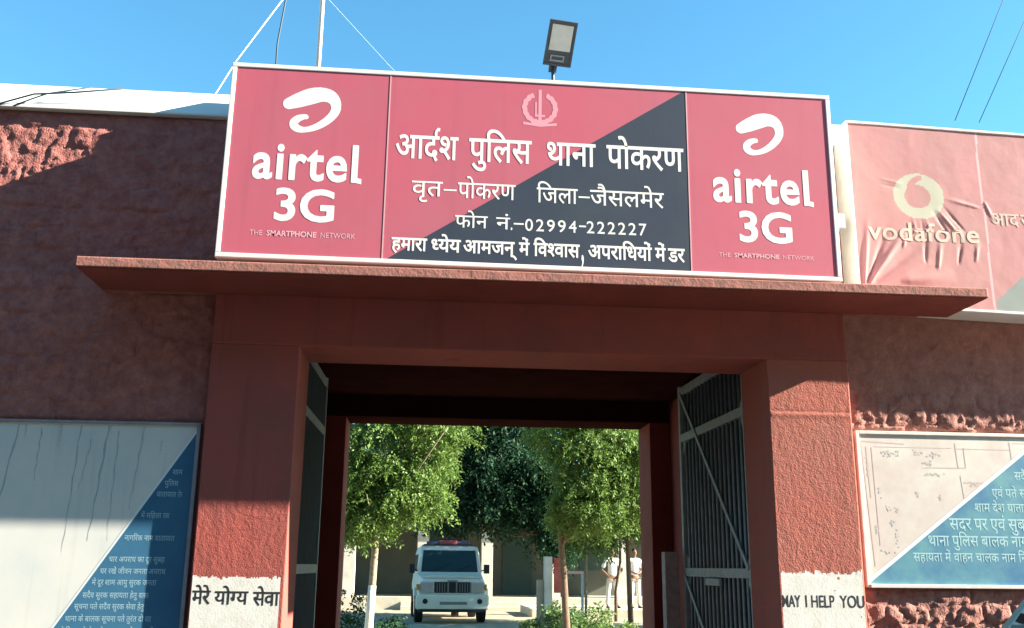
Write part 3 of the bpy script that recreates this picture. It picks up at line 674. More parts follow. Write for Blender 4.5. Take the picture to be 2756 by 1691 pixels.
# ------------------------------------------------------------------ mast, ropes and wires
ms = MB().tube([(-.925,7,4.2),(-.925,7,9.5)], .019, 14).build('mast', M_alu, smooth=True)
tag(ms, 'tall thin white pole rising behind the main sign', 'mast')
def wire(name, pts, r_, M, label, cat, sag=0, grp=None):
    P = [Vector(p) for p in pts]
    if len(P) == 2 and sag:
        P = [P[0].lerp(P[1], i/12)-Vector((0, 0, sag*4*(i/12)*(1-i/12))) for i in range(13)]
    o = MB().tube(P, r_, 6).build(name, M, smooth=True); return tag(o, label, cat, grp)
wire('guy_rope', [(-1.72,6.2,4.53),(-1.632,6.6,4.683),(-1.464,6.6,5.048),(-1.166,6.6,5.571),(-.93,6.98,6.25)], .0055, M_rope, 'white guy rope slanting from the pole down to the left coping', 'rope')
wire('guy_rope', [(-.92,7.0,5.98),(-.875,7,5.842),(-.369,7,5.284),(-.05,7,4.98),(.3,7,4.5)], .0028, M_thinwire, 'thin pale guy wire slanting from the pole down to the right', 'wire')
wire('hanging_cable', [(-1.13,6.5,6.4),(-1.150,6.5,5.75),(-1.120,6.5,5.55),(-1.135,6.5,5.40),(-1.16,6.5,5.15),(-1.155,6.5,4.44)], .007, M_wire, 'dark kinked cable hanging beside the pole above the sign', 'cable')
wire('coping_line', [(-3.3,5.918,4.292),(-2.75,5.918,4.30),(-2.549,5.918,4.377),(-2.306,5.918,4.402),(-2.0,5.93,4.452)], .006, M_wire, 'thin dark line crossing the white coping at far left, nearer the wall end', 'cable')  # thin dark tube laid along the coping face
wire('coping_line', [(-2.66,5.916,4.29),(-2.55,5.916,4.345),(-2.465,5.916,4.384),(-2.2,5.93,4.452)], .005, M_wire, 'short dark line climbing the white coping just right of the longer line', 'cable')
wire('overhead_wire', [(6.042,10,6.594),(6.833,10,8.236),(7.9,10,10.4)], .0045, M_wire, 'thin dark overhead wire at top right, the left one of two', 'wire')
wire('overhead_wire', [(6.336,10,6.586),(7.062,10,7.947),(8.2,10,10.1)], .0045, M_wire, 'thin dark overhead wire at top right, the right one of two', 'wire')

# ------------------------------------------------------------------ trees
def leaf_mat(name, c, c2, tr=.35):
    M = bpy.data.materials.new(name); M.use_nodes = True; N = M.node_tree.nodes; L = M.node_tree.links
    b = N['Principled BSDF']; b.inputs['Roughness'].default_value = .55; b.inputs['Specular IOR Level'].default_value = .35 if tr > .3 else .1
    tc = N.new('ShaderNodeTexCoord'); n = N.new('ShaderNodeTexNoise'); n.inputs['Scale'].default_value = 9; n.inputs['Detail'].default_value = 4
    L.new(tc.outputs['Object'], n.inputs['Vector'])
    rp = N.new('ShaderNodeValToRGB'); rp.color_ramp.elements[0].position = .35; rp.color_ramp.elements[1].position = .65
    rp.color_ramp.elements[0].color = (*c, 1); rp.color_ramp.elements[1].color = (*c2, 1); L.new(n.outputs[0], rp.inputs[0])
    L.new(rp.outputs[0], b.inputs['Base Color'])
    t = N.new('ShaderNodeBsdfTranslucent'); L.new(rp.outputs[0], t.inputs[0])
    mx = N.new('ShaderNodeMixShader'); mx.inputs[0].default_value = tr
    L.new(b.outputs[0], mx.inputs[1]); L.new(t.outputs[0], mx.inputs[2]); L.new(mx.outputs[0], N['Material Output'].inputs[0])
    return M
M_neem = leaf_mat('neem_leaves', (.085, .165, .03), (.17, .25, .055))
M_neem2 = leaf_mat('neem_leaves_deep', (.06, .12, .025), (.10, .17, .035))
M_shadeleaf = leaf_mat('shade_darkened_leaves', (.018, .05, .028), (.03, .075, .035), .2)  # green darkened to carry the shade of rear trees and low bushes
M_bush = leaf_mat('bush_leaves', (.08, .15, .05), (.13, .20, .06))
M_bark = mat('pale_bark', (.36, .29, .21), .9, c2=(.20, .15, .10), vscale=20, bump=.5, bscale=60)
M_bark2 = mat('brown_bark', (.20, .13, .09), .9, c2=(.12, .08, .06), vscale=20, bump=.5, bscale=60)
M_lime = mat('limewashed_bark', (.74, .70, .63), .9, c2=(.58, .52, .44), vscale=14, bump=.4, bscale=50)
LPS = 12
def leaves(crowns, n, size, rg, droop=.5):
    """crowns: (cx, cy, cz, rx, ry, rz, share); clumped leaf quads filling each ellipsoid"""
    tot = sum(c[6] for c in crowns); C = []; 
    for cx, cy, cz, ra, rb_, rc, sh in crowns:
        k = int(n*sh/tot); nc = max(6, k//150)
        d = rg.normal(size=(nc, 3)); d /= np.linalg.norm(d, axis=1)[:, None]; rad = rg.uniform(.25, 1, nc)**.55
        cc = d*rad[:, None]*np.array([ra, rb_, rc])+np.array([cx, cy, cz])
        ss = .125*min(ra, rc)*rg.uniform(.6, 1.5, nc)
        i = rg.integers(0, nc, k); p = cc[i]+rg.normal(size=(k, 3))*ss[i][:, None]*np.array([1, 1, .75]); C.append(p)
    O = np.vstack(C); O = O[rg.permutation(len(O))[:max(1, len(O)//LPS)]]; q = len(O)
    ctr = np.array([np.average([c[a] for c in crowns], weights=[c[6] for c in crowns]) for a in range(3)])
    ax = (O-ctr); ax /= np.linalg.norm(ax, axis=1)[:, None]+1e-6; ax = .6*ax+.7*rg.normal(size=(q, 3)); ax[:, 2] -= droop; ax /= np.linalg.norm(ax, axis=1)[:, None]
    sd = np.cross(ax, rg.normal(size=(q, 3))); sd /= np.linalg.norm(sd, axis=1)[:, None]
    ln = size*4.2*rg.uniform(.6, 1.2, q)
    t = np.repeat(np.linspace(.15, 1, (LPS+1)//2), 2)[:LPS]; sg = np.tile([1, -1], LPS)[:LPS]
    P = O[:, None, :]+ax[:, None, :]*(ln[:, None]*t)[:, :, None]; P[:, :, 2] -= (.35*ln[:, None]*t**2)
    d = sd[:, None, :]*sg[None, :, None]+.55*ax[:, None, :]+rg.normal(size=(q, LPS, 3))*.3; d[:, :, 2] -= .45
    P = P.reshape(-1, 3); d = d.reshape(-1, 3); k = len(P); d /= np.linalg.norm(d, axis=1)[:, None]
    s = rg.normal(size=(k, 3)); s -= d*(s*d).sum(1)[:, None]; s /= np.linalg.norm(s, axis=1)[:, None]
    L = size*rg.uniform(.7, 1.4, k)[:, None]; Wd = L*.22
    V = np.stack([P, P+d*L*.5+s*Wd, P+d*L, P+d*L*.5-s*Wd], 1).reshape(-1, 3)
    F = np.arange(4*k).reshape(-1, 4)
    me = bpy.data.meshes.new('leaves'); me.vertices.add(4*k); me.vertices.foreach_set('co', V.ravel().astype(np.float32))
    me.loops.add(4*k); me.loops.foreach_set('vertex_index', F.ravel().astype(np.int32)); me.polygons.add(k)
    me.polygons.foreach_set('loop_start', np.arange(0, 4*k, 4, dtype=np.int32)); me.update(calc_edges=True); return me
def tree(name, label, base, trunk, crowns, n, size, lm, bm_, group=None, limbs=True, lime=0, seed=1, cat='tree'):
    rg = np.random.default_rng(seed); root = empty(name, base, label, cat, group)
    B = MB(); B.tube([p[:3] for p in trunk], [p[3] for p in trunk], 9)
    top = Vector(trunk[-1][:3]); mid = Vector(trunk[len(trunk)*2//3][:3])
    if limbs:
        for c in crowns:
            for k in range(4):
                q = Vector(c[:3])+Vector(rg.normal(size=3)*np.array(c[3:6])*.5); st = mid.lerp(top, rg.uniform(.0, 1)); r0 = trunk[-1][3]*.55
                m1 = st.lerp(q, .5)+Vector((0, 0, -.08*(q-st).length)); B.tube([st, m1, q], [r0, r0*.65, r0*.25], 6)
    t = B.build('trunk', bm_, root, smooth=True)
    cr = link('crown', leaves(crowns, n, size, rg), lm, root)
    for o in (t, cr): o.matrix_parent_inverse = Matrix.Translation(-Vector(base))
    if lime:
        k = [p for p in trunk if p[2] <= lime]
        o = MB().tube([p[:3] for p in k], [p[3]+.004 for p in k], 9).build('limewash', M_lime, t, smooth=True)
    return root
GT = 'trees in the courtyard'
tree('courtyard_tree', 'sunlit green tree with a pale whitewashed leaning trunk, left of the white vehicle', (-.66,13,.17),
   [(-.66,13,.17,.062),(-.645,13,.5,.056),(-.63,13,.9,.050),(-.615,13,1.25,.047),(-.60,13,1.7,.045),(-.57,13,2.2,.04),(-.5,13,2.7,.034)],
   [(-.50,13,2.95,.75,.8,.95,1.0),(.02,12.9,3.3,.50,.6,.60,.5),(-.14,12.9,2.52,.50,.55,.42,.5),(-.75,12.9,2.2,.45,.5,.4,.4),(-.9,13,2.6,.5,.6,.6,.4),(-.4,13.2,4.0,.9,.9,.7,.5)], 84000, .045, M_neem, M_bark, GT, lime=1.30, seed=3)
tree('courtyard_tree', 'sunlit green tree with a forked brown trunk rising from the leafy bush', (2.03,14,.18),
   [(2.03,14,.18,.060),(2.02,14,.6,.054),(2.0,14,1.0,.050),(1.98,14,1.4,.046),(1.95,14,1.75,.042),(1.92,14,2.2,.036),(2.0,14,2.7,.03)],
   [(2.55,14,2.95,.70,.8,.75,1.0),(2.30,13.8,2.36,.50,.6,.36,.45),(2.75,14,2.42,.34,.45,.30,.3),(2.2,14.1,3.5,.75,.8,.5,.5),(3.1,14,2.9,.5,.6,.8,.5)], 84000, .045, M_neem, M_bark2, GT, seed=5)
tree('courtyard_tree', 'dark leafy tree rising behind the white vehicle', (.95,28,.18),
   [(.95,28,.18,.11),(.98,28,1.6,.095),(1.1,28,2.6,.08),(1.5,28,3.4,.06)],
   [(2.1,28,4.2,1.7,1.4,1.15,1.0),(.9,28,4.8,1.2,1.3,1.3,.6),(3.2,28,3.7,1.15,1.1,1.0,.6),(2.0,28,6.4,2.4,1.8,1.6,1.0),(.6,28,3.5,.9,.9,.75,.5),(1.9,28,3.3,1.3,1.0,.6,.6),(3.75,27.6,2.65,.7,.7,.75,.35)], 90000, .12, M_shadeleaf, M_bark2, GT, seed=8)
tree('courtyard_tree', 'deep green tree behind the forked tree, near the two people', (5.0,24,.18),
   [(5.0,24,.18,.07),(4.97,24,1.4,.06),(4.95,24,2.4,.05),(4.9,24,3.0,.04)],
   [(4.6,24,3.2,1.1,1.1,.75,1.0),(3.7,23.6,2.7,.6,.7,.6,.4),(4.6,24,4.8,1.8,1.5,1.2,1.0),(5.3,24,2.9,.55,.8,.5,.4)], 34000, .085, M_neem2, M_bark2, GT, seed=11)
tree('courtyard_tree', 'shaded tree at the left rear of the courtyard behind the whitewashed trunk', (-2.3,21,.18),
   [(-2.3,21,.18,.09),(-2.25,21,1.6,.08),(-2.2,21,2.6,.06)],
   [(-1.9,21,3.3,1.4,1.3,1.0,1.0),(-.6,21.4,4.2,1.0,1.0,1.0,.6),(-1.2,21,5.2,1.6,1.4,1.2,.8)], 24000, .09, M_shadeleaf, M_bark2, GT, seed=13)
tree('courtyard_tree', 'unseen tree added to shade the courtyard from the right', (8.6,19,.18),  # out-of-view tree put in for the shade it casts
   [(8.6,19,.18,.16),(8.6,19,2,.14),(8.5,19,3.4,.1)],
   [(8.6,19,4.6,2.4,2.3,1.6,1.0),(8.0,18,4.2,1.6,1.6,1.3,.6)], 14000, .2, M_neem2, M_bark2, GT, seed=17)
tree('courtyard_tree', 'unseen tree added at the right rear to shade the courtyard', (9.6,22.5,.18),  # second out-of-view tree, added only to cast shade
   [(9.6,22.5,.18,.16),(9.6,22.5,2,.14),(9.5,22.5,3.4,.1)],
   [(9.4,22.5,4.6,2.4,2.0,1.8,1.0)], 10000, .2, M_neem2, M_bark2, GT, seed=19)
tree('sapling', 'slim pale sapling stem standing right of the forked tree', (3.93,24,.18),
   [(3.92,24,.18,.035),(3.93,24,1.0,.032),(3.94,24,1.9,.028),(3.96,24,2.3,.02)], [(3.96,24,2.35,.3,.3,.25,1)], 700, .10, M_neem2, M_bark, 'saplings before the building', limbs=False, seed=23, cat='sapling')
tree('sapling', 'dark thin sapling stem in front of the left person in white', (5.02,25.5,.18),
   [(4.93,25.5,.18,.045),(4.94,25.5,.9,.04),(5.06,25.5,1.6,.035),(5.08,25.5,2.3,.03)], [(5.05,25.5,2.5,.45,.4,.35,1)], 900, .11, M_neem2, M_bark2, 'saplings before the building', limbs=False, seed=29, cat='sapling')

def bush(label, base, crowns, n, size, lm, seed, flowers=0):
    rg = np.random.default_rng(seed); root = empty('bush', base, label, 'bush', 'bushes in the courtyard')
    B = MB()
    for c in crowns:
        for k in range(5):
            q = Vector(c[:3])+Vector(rg.normal(size=3)*np.array(c[3:6])*.4); B.tube([(base[0]+rg.normal()*.08, base[1]+rg.normal()*.08, base[2]), q], [.012, .004], 5)
    o = B.build('stem', M_bark2, root); p = link('foliage', leaves(crowns, n, size, rg, .0), lm, root)
    for q in (o, p): q.matrix_parent_inverse = Matrix.Translation(-Vector(base))
bush('leafy green bush round the foot of the forked trunk', (2.0,14.6,.18), [(1.85,14.6,.48,.36,.4,.32,1),(2.25,14.7,.55,.32,.4,.32,.8),(2.05,14.5,.78,.2,.3,.18,.4)], 6500, .055, M_bush, 31)
bush('pale yellowish bush right of the forked trunk', (2.75,15.2,.18), [(2.62,15.2,.6,.38,.4,.32,1),(3.0,15.3,.5,.3,.4,.3,.6)], 4200, .052, M_neem, 37)
bush('low shaded bush left of the whitewashed trunk', (-1.3,15,.18), [(-1.3,15,.7,.5,.5,.5,1),(-.9,15,.45,.3,.4,.3,.5)], 5000, .06, M_shadeleaf, 41)
bush('low dark bush beside the left flank of the vehicle', (-.35,17,.18), [(-.45,17,.36,.36,.4,.22,1)], 3000, .06, M_shadeleaf, 43)

# ------------------------------------------------------------------ station building
PB = empty('station_building', (1, 32, 0), 'beige veranda building with square pillars at the back of the courtyard', 'building')
def pp(o): o.matrix_parent_inverse = Matrix.Translation((-1, -32, 0)); return o
M_beige = mat('beige_wall_paint', (.38, .32, .25), .85, c2=(.30, .24, .19), vscale=2, bump=.1, stain=.25)
M_cream = mat('cream_pillar_paint', (.66, .62, .54), .8, c2=(.5, .45, .38), vscale=4, stain=.2)
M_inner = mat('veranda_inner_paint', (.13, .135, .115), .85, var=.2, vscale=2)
M_door = mat('dark_green_door', (.05, .09, .085), .6, var=.2)
M_step = mat('pale_plinth', (.60, .54, .44), .9, c2=(.48, .42, .34), vscale=3, bump=.2)
pp(MB().box((-9,31.7,.15),(11,40,.56)).build('plinth', M_step, PB, bevel=.01))
for i in range(2): pp(MB().box((-.6,31.70-.3*(2-i)-.01*i,.15),(4.2,31.698 if i else 31.41,.29+.13*i)).build('step', M_step, PB))
for x in (-7.1,-4.8,-2.45,-.15,1.89,4.05,6.3,8.6): pp(MB().box((x,32,.56),(x+.36,32.36,2.68)).build('pillar', M_cream, PB, bevel=.01))
pp(MB().box((-9,31.96,2.681),(11,32.42,3.14)).build('beam', M_beige, PB))
pp(MB().box((-9.2,31.66,3.142),(11.2,40.2,3.30)).build('roof_slab', M_beige, PB))
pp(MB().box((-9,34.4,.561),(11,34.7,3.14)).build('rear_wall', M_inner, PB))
for x in (-3.6, .3, 2.75): 
    d = pp(MB().box((x,34.34,.562),(x+1.0,34.398,2.55)).build('door', M_door, PB))
for x in (-6.2, 5.4):
    wn = pp(MB().box((x,34.34,1.4),(x+1.2,34.398,2.4)).build('window', M_door, PB))
# raised walk in front where the people stand
wk = MB().box((3.0,27.4,.12),(9.5,30.6,.395)).build('raised_walk', M_step, bevel=.02); tag(wk, kind='structure')

# ------------------------------------------------------------------ white utility vehicle
M_car = mat('white_car_paint', (.76, .70, .60), .45, var=.10, vscale=3, spec=.22)
M_glass = mat('dark_windscreen_glass', (.012, .035, .04), .25, spec=.25)
M_tyre = mat('black_rubber', (.022, .022, .023), .85)
M_trim = mat('black_trim', (.02, .022, .024), .5)
M_chrome = mat('chrome', (.62, .63, .63), .2, metal=1)
M_lampg = mat('headlamp_glass', (.42, .45, .45), .12, spec=.8, metal=.4)
M_redl = mat('red_light_cover', (.40, .09, .09), .35)
M_bluel = mat('blue_light_cover', (.06, .08, .16), .35)
M_plate = mat('plate_face', (.20, .20, .19), .6)
CAR = empty('utility_vehicle', (.745, 24.0, .18), 'boxy white police utility vehicle with a red light bar, parked facing the gateway', 'vehicle', rz=R(2.2))
def loft(B, secs):
    """secs: (y, [(x, z) ...]) closed rings of equal length along y"""
    n = len(secs[0][1]); v = [(x, y, z) for y, r_ in secs for x, z in r_]; f = []
    for i in range(len(secs)-1):
        for k in range(n): f.append((i*n+k, i*n+(k+1) % n, (i+1)*n+(k+1) % n, (i+1)*n+k))
    f += [tuple(range(n))[::-1], tuple((len(secs)-1)*n+k for k in range(n))]
    return B.add(v, f)
def ring(w0, w1, w2, z0, z1, z2): return [(-w0,z0),(w0,z0),(w1,z1),(w2,z2),(-w2,z2),(-w1,z1)]
B = MB(); loft(B, [(.10, ring(.76,.80,.70,.42,.80,1.00)), (.20, ring(.80,.83,.74,.42,.80,1.05)), (1.25, ring(.82,.84,.80,.40,.85,1.13)), (4.1, ring(.82,.84,.80,.40,.85,1.13)), (4.2, ring(.80,.82,.78,.42,.85,1.12))])
B.build('body', M_car, CAR, bevel=.018, seg=2)
B = MB(); loft(B, [(1.20, ring(.79,.785,.775,1.10,1.13,1.15)), (1.46, ring(.80,.76,.72,1.10,1.60,1.77)), (1.60, ring(.80,.76,.71,1.10,1.64,1.80)), (4.05, ring(.80,.76,.71,1.10,1.64,1.80)), (4.15, ring(.79,.75,.70,1.10,1.60,1.76))])
B.build('cabin', M_car, CAR, bevel=.025, seg=2)
gy = lambda z: 1.20+(z-1.15)/.62*.26-.012
MB().add([(x, gy(z)+t_, z) for t_ in (0, .008) for x, z in ((-.705,1.175),(.705,1.175),(.655,1.70),(-.655,1.70))], [(0,1,2,3),(7,6,5,4),(0,4,5,1),(1,5,6,2),(2,6,7,3),(3,7,4,0)]).build('windscreen', M_glass, CAR)
B = MB(); B.bar((-.45,gy(1.20)-.012,1.19),(.02,gy(1.36)-.012,1.36), .012); B.bar((.10,gy(1.20)-.012,1.19),(.55,gy(1.34)-.012,1.34), .012); B.build('wiper', M_trim, CAR)
for sgn in (-1, 1):
    MB().add([(sgn*.800,1.60,1.18),(sgn*.800,3.9,1.18),(sgn*.768,3.9,1.60),(sgn*.768,1.72,1.60)], [(0,1,2,3)]).build('side_window', M_glass, CAR)
MB().box((-.70,.14,1.042),(.70,1.2,1.075)).build('bonnet', M_car, CAR, bevel=.02, seg=3)
MB().box((-.52,.30,1.070),(.52,1.10,1.098)).build('bonnet_bulge', M_car, CAR, bevel=.012)
MB().box((-.80,-.085,.27),(.80,.08,.345)).build('bumper_skirt', M_trim, CAR, bevel=.02)
for sg in (-1, 1): MB().box((sg*.80-.05,.045,.76),(sg*.80+.02,.12,.90)).build('indicator', mat('amber_lens', (.5, .22, .05), .3), CAR, bevel=.01)
B = MB(); B.box((-.86,-.10,.33),(.86,.12,.66)); bp = B.build('bumper', M_car, CAR, bevel=.05, seg=3)
MB().box((-.30,-.115,.44),(.34,-.098,.505)).build('number_plate', M_plate, CAR, bevel=.004)
gr = MB().box((-.42,.075,.70),(.42,.13,.95)).build('grille', M_trim, CAR, bevel=.01)
B = MB()
for x in (-.10,.10): B.box((x-.018,.055,.70),(x+.018,.074,.97))
B.box((-.12,.055,.95),(.12,.074,.99))
for x in (-.36,-.30,-.24,-.18,.18,.24,.30,.36): B.box((x-.008,.06,.72),(x+.008,.074,.93))
B.build('grille_bars', mat('dull_grille', (.22, .23, .23), .4, metal=.6), gr)
for sgn in (-1, 1):
    MB().box((sgn*.60-.16,.05,.70),(sgn*.60+.16,.13,.95)).build('headlight', M_lampg, CAR, bevel=.02)
    MB().tube([(sgn*.64,-.115,.515),(sgn*.64,-.09,.515)], .06, 14).build('fog_lamp', M_trim, CAR)
    m_ = MB().box((sgn*.93-.07,1.22,1.14),(sgn*.93+.07,1.30,1.36)).build('mirror', M_trim, CAR, bevel=.015)
    MB().bar((sgn*.78,1.28,1.20),(sgn*.88,1.27,1.22), .03).build('mirror_arm', M_trim, m_)
    for y in (.85, 3.4):
        t = MB().tube([(sgn*.66,y,.36),(sgn*.68,y,.36),(sgn*.84,y,.36),(sgn*.86,y,.36)], [.32,.36,.36,.32], 22).build('wheel', M_tyre, CAR, smooth=False)
        MB().tube([(sgn*.862,y,.36),(sgn*.872,y,.36)], .2, 16).build('rim', M_chrome, t)
    MB().box((sgn*.86-.03,.45,.62),(sgn*.86+.03,1.25,.80)).build('wheel_arch', M_car, CAR, bevel=.02)
lb = MB().box((-.55,1.95,1.85),(.55,2.2,1.93)).build('light_bar', M_bluel, CAR, bevel=.015)
MB().box((-.22,1.94,1.848),(.22,2.21,1.955)).build('red_lens', M_redl, lb, bevel=.015)
B = MB()
for y in (1.9, 2.8, 3.7): B.bar((-.6,y,1.845),(.6,y,1.845), .03)
for x in (-.6, .6): B.bar((x,1.9,1.845),(x,3.7,1.845), .03); B.bar((x,2.0,1.79),(x,2.0,1.845), .03); B.bar((x,3.6,1.79),(x,3.6,1.845), .03)
B.build('roof_rack', M_trim, CAR)
MB().box((-.15,3.2,1.86),(.45,3.6,2.02)).build('roof_box', M_trim, CAR, bevel=.02)

PC = empty('parked_car', (3.8, 2.6, 0), 'white parked car, only its glazed rear corner showing at bottom right', 'car')
def pq(o): o.matrix_parent_inverse = Matrix.Translation((-3.8, -2.6, 0)); return o
CX, CY = .135, -1.37        # where the car stands
def side_prism(B, prof, y0, y1, y0t=None, y1t=None):
    n = len(prof); zm = max(z for x, z in prof); zl = min(z for x, z in prof)
    v = []
    for ya, yt in ((y0, y0t if y0t is not None else y0), (y1, y1t if y1t is not None else y1)):
        v += [(x+CX, CY+ya+(yt-ya)*(z-zl)/(zm-zl), z) for x, z in prof]
    return B.add(v, [tuple(range(n)), tuple(range(n, 2*n))[::-1]]+[(k, (k+1) % n, (k+1) % n+n, k+n) for k in range(n)])
pq(side_prism(MB(), [(1.62,.35),(5.55,.35),(5.62,.70),(5.4,.86),(4.5,.98),(1.66,.98),(1.58,.70)], 3.12, 4.82).build('body', M_car, PC, bevel=.04, seg=3))
pq(side_prism(MB(), [(1.68,.982),(4.45,.982),(3.75,1.46),(2.35,1.50),(2.02,1.455),(1.88,1.30)], 3.16, 4.78, 3.22, 4.72).build('cabin', M_car, PC, bevel=.02))
M_pglass = mat('pale_reflecting_glass', (.20, .27, .26), .12, spec=.8)
for ya, yb, e in ((3.178, 3.212, -.010), (4.762, 4.728, .010)):
    def gl(x, z, t=0): return (x+CX, CY+ya+(yb-ya)*(z-1.02)/.38+e+t*.006*(1 if e < 0 else -1), z)
    for P4 in (((1.82,1.02),(2.75,1.02),(2.75,1.42),(1.985,1.405)), ((2.82,1.02),(4.2,1.02),(3.68,1.42),(2.82,1.42))):
        v = [gl(x, z, t) for t in (0, 1) for x, z in P4]
        pq(MB().add(v, [(0,1,2,3),(7,6,5,4),(0,4,5,1),(1,5,6,2),(2,6,7,3),(3,7,4,0)]).build('side_window', M_pglass, PC))
rw = [(1.715+CX-.008+t, CY+y, 1.05) for t in (0, .006) for y in (3.30, 4.64)]+[(1.885+CX-.008+t, CY+y, 1.325) for t in (0, .006) for y in (3.32, 4.70)]
pq(MB().add(rw, [(0,1,5,4),(2,6,7,3),(0,2,3,1),(4,5,7,6),(0,4,6,2),(1,3,7,5)]).build('rear_window', M_pglass, PC))
pq(MB().add([(1.90+CX-.010, CY+3.34, 1.335), (1.90+CX-.010, CY+4.70, 1.335), (1.925+CX-.012, CY+4.70, 1.362), (1.925+CX-.012, CY+3.34, 1.362), (1.90+CX, CY+3.34, 1.33), (1.90+CX, CY+4.70, 1.33), (1.925+CX, CY+4.70, 1.36), (1.925+CX, CY+3.34, 1.36)], [(0,1,2,3),(7,6,5,4),(0,4,5,1),(1,5,6,2),(2,6,7,3),(3,7,4,0)]).build('rear_trim', M_trim, PC))
for x in (2.3, 4.8):
    for y in (3.20, 4.74):
        t = pq(MB().tube([(x+CX,CY+y-.10,.31),(x+CX,CY+y-.08,.31),(x+CX,CY+y+.08,.31),(x+CX,CY+y+.10,.31)], [.27,.31,.31,.27], 22).build('wheel', M_tyre, PC))
        MB().tube([(x+CX,CY+y-.106,.31),(x+CX,CY+y+.106,.31)], .18, 16).build('rim', M_chrome, t)
for y in (3.3, 4.5): pq(MB().box((1.56+CX,CY+y,.66),(1.63+CX,CY+y+.16,.92)).build('tail_lamp', M_redl, PC, bevel=.02))

# ------------------------------------------------------------------ red and white barrier by the steps
M_redp = mat('faded_red_paint', (.42, .08, .065), .7, c2=(.50, .16, .12), vscale=10)
BRR = empty('barrier', (2.6, 20, .18), 'white post and faded red panel beside the bush, with a pinkish rail running right', 'barrier')
def bq(o): o.matrix_parent_inverse = Matrix.Translation((-2.6, -20, -.18)); return o
bq(MB().box((2.44,20,.18),(2.60,20.16,1.70)).build('post', M_cream, BRR, bevel=.01))
bq(MB().box((2.64,20.04,1.0),(2.80,20.10,1.68)).build('red_panel', M_redp, BRR, bevel=.01))
bq(MB().box((2.30,20.06,.18),(2.436,20.18,1.25)).build('side_post', M_beige, BRR, bevel=.01))
bq(MB().box((2.802,20.05,1.37),(3.24,20.11,1.42)).build('rail', mat('pink_rail', (.55, .33, .33), .7), BRR, bevel=.006))
bq(MB().box((3.19,20.05,.18),(3.235,20.10,1.368)).build('post', M_gate, BRR))

# ------------------------------------------------------------------ people in white
M_skin = mat('brown_skin', (.20, .105, .065), .6)
M_hair = mat('black_hair', (.012, .01, .01), .6)
M_shirt = mat('white_cotton', (.82, .81, .78), .9, var=.06, vscale=20)
M_pants = mat('pale_trousers', (.60, .58, .54), .9, var=.08, vscale=20)
M_shoe = mat('dark_shoes', (.03, .025, .02), .6)
def skin(name, verts, edges, M, parent, sub=2):
    me = bpy.data.meshes.new(name); me.from_pydata([v[:3] for v in verts], edges, [])
    o = bpy.data.objects.new(name, me); col.objects.link(o); md = o.modifiers.new('skin', 'SKIN'); md.use_smooth_shade = True
    if not me.skin_vertices: me.skin_vertices.new()
    for i, v in enumerate(verts):
        d = me.skin_vertices[0].data[i]; d.radius = (v[3], v[4] if len(v) > 4 else v[3]); d.use_root = (i == 0)
    s_ = o.modifiers.new('sub', 'SUBSURF'); s_.levels = sub; s_.render_levels = sub
    bpy.context.view_layer.update()
    m2 = bpy.data.meshes.new_from_object(o.evaluated_get(bpy.context.evaluated_depsgraph_get()))
    bpy.data.objects.remove(o); bpy.data.meshes.remove(me)
    return link(name, m2, M, parent, smooth=True)
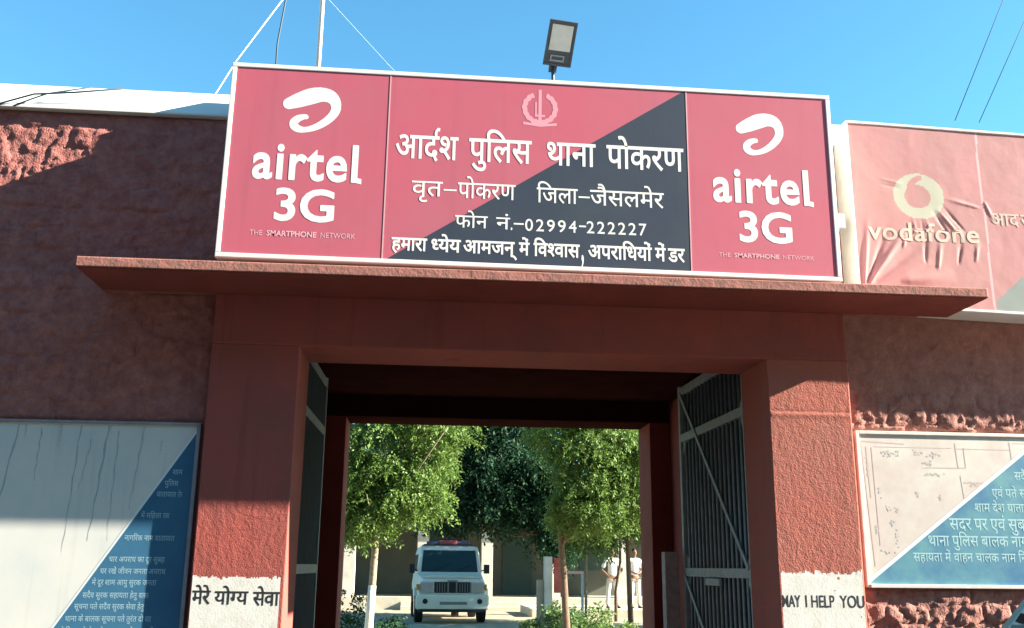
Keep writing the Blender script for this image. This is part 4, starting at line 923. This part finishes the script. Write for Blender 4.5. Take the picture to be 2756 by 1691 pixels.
def person(label, loc, rz, hands, feet=.13, h=1.0):
    root = empty('person', loc, label, 'person', 'people standing on the raised walk', rz=rz); root.scale = (h, h, h)
    # skeleton: x = left/right, -y = forward
    V = [(0,0,.93,.125,.10),(0,.0,1.10,.115,.085),(0,.0,1.28,.135,.09),(0,.01,1.42,.10,.075),(0,0,1.50,.05),(0,-.01,1.555,.055),(0,-.02,1.60,.075,.085),(0,-.01,1.67,.072,.088),(0,0,1.715,.045)]
    E = [(0,1),(1,2),(2,3),(3,4),(4,5),(5,6),(6,7),(7,8)]
    for sg, (ex, ey, ez, hx, hy, hz) in zip((-1, 1), hands):
        i = len(V); V += [(sg*.185,0,1.40,.055),(ex,ey,ez,.042),(hx,hy,hz,.028)]; E += [(3,i),(i,i+1),(i+1,i+2)]
        e = Vector((ex,ey,ez)); hh = Vector((hx,hy,hz)); d = (hh-e).normalized(); sd = d.cross(Vector((0,1,0)));
        if sd.length < .1: sd = Vector((1,0,0))
        sd.normalize(); pm = hh+d*.06; j = len(V); V.append((*pm, .030, .018)); E.append((i+2, j))
        for k in range(4):
            b_ = hh+d*.09+sd*(.024-.016*k); c_ = b_+d*(.045-.008*abs(k-1.3)); f_ = c_+d*.025+Vector((0,.012,0)); n = len(V)
            V += [(*b_,.0085),(*c_,.008),(*f_,.007)]; E += [(j,n),(n,n+1),(n+1,n+2)]
        t1 = hh+d*.04+sd*.035; t2 = t1+d*.035+sd*.015; n = len(V); V += [(*t1,.010),(*t2,.008)]; E += [(j,n),(n,n+1)]
    for sg in (-1, 1):
        i = len(V); V += [(sg*.09,0,.86,.085),(sg*feet*.85,-.01,.50,.055),(sg*feet,.01,.10,.036),(sg*feet,-.05,.035,.035),(sg*(feet+.01),-.15,.025,.028)]; E += [(0,i),(i,i+1),(i+1,i+2),(i+2,i+3),(i+3,i+4)]
    skin('body', V, E, M_skin, root)
    # shirt over torso and upper arms
    S = [(0,0,.90,.158,.125),(0,0,1.10,.145,.11),(0,0,1.28,.165,.115),(0,.01,1.415,.12,.09)]; Es = [(0,1),(1,2),(2,3)]
    for sg, (ex, ey, ez, *_r) in zip((-1, 1), hands):
        i = len(S); m_ = Vector((sg*.185,0,1.40)).lerp(Vector((ex,ey,ez)), .85); S += [(sg*.185,0,1.395,.075),(*m_,.066)]; Es += [(3,i),(i,i+1)]
    skin('shirt', S, Es, M_shirt, root)
    T = [(0,0,.92,.140,.112)]; Et = []
    for sg in (-1, 1):
        i = len(T); T += [(sg*.09,0,.83,.098),(sg*feet*.85,-.01,.50,.075),(sg*feet,.01,.09,.062)]; Et += [(0,i),(i,i+1),(i+1,i+2)]
    skin('trousers', T, Et, M_pants, root)
    for sg in (-1, 1):
        skin('shoe', [(sg*feet,.04,.04,.045),(sg*feet,-.07,.035,.045,.035),(sg*(feet+.01),-.17,.028,.035,.025)], [(0,1),(1,2)], M_shoe, root)
    skin('hair', [(0,.035,1.66,.082),(0,.01,1.725,.072,.085),(0,-.05,1.735,.045,.03)], [(0,1),(1,2)], M_hair, root)
    skin('nose', [(0,-.095,1.645,.010),(0,-.108,1.62,.013)], [(0,1)], M_skin, root, 1)
    for sg in (-1, 1):
        skin('ear', [(sg*.078,.0,1.65,.012,.02),(sg*.08,.005,1.61,.010,.014)], [(0,1)], M_skin, root, 1)
        skin('eye', [(sg*.03,-.094,1.662,.009),(sg*.036,-.092,1.662,.008)], [(0,1)], M_hair, root, 1)
    MB().box((-.026,-.103,1.578),(.026,-.09,1.586)).build('mouth', mat('lip_colour', (.16, .06, .05), .5), root)
    return root
hips = [(-.33,.03,1.12,-.20,-.06,.98),(.33,.03,1.12,.20,-.06,.98)]
front = [(-.27,-.02,1.12,-.06,-.20,1.02),(.27,-.02,1.12,.05,-.20,1.03)]
person('person in a white shirt standing with elbows out behind a thin dark sapling', (5.37,28.2,.395), R(10), hips, .17, .93)
person('person in white with hands joined in front, nearest the right passage wall', (6.03,28.3,.395), R(15), front, .13, .93)
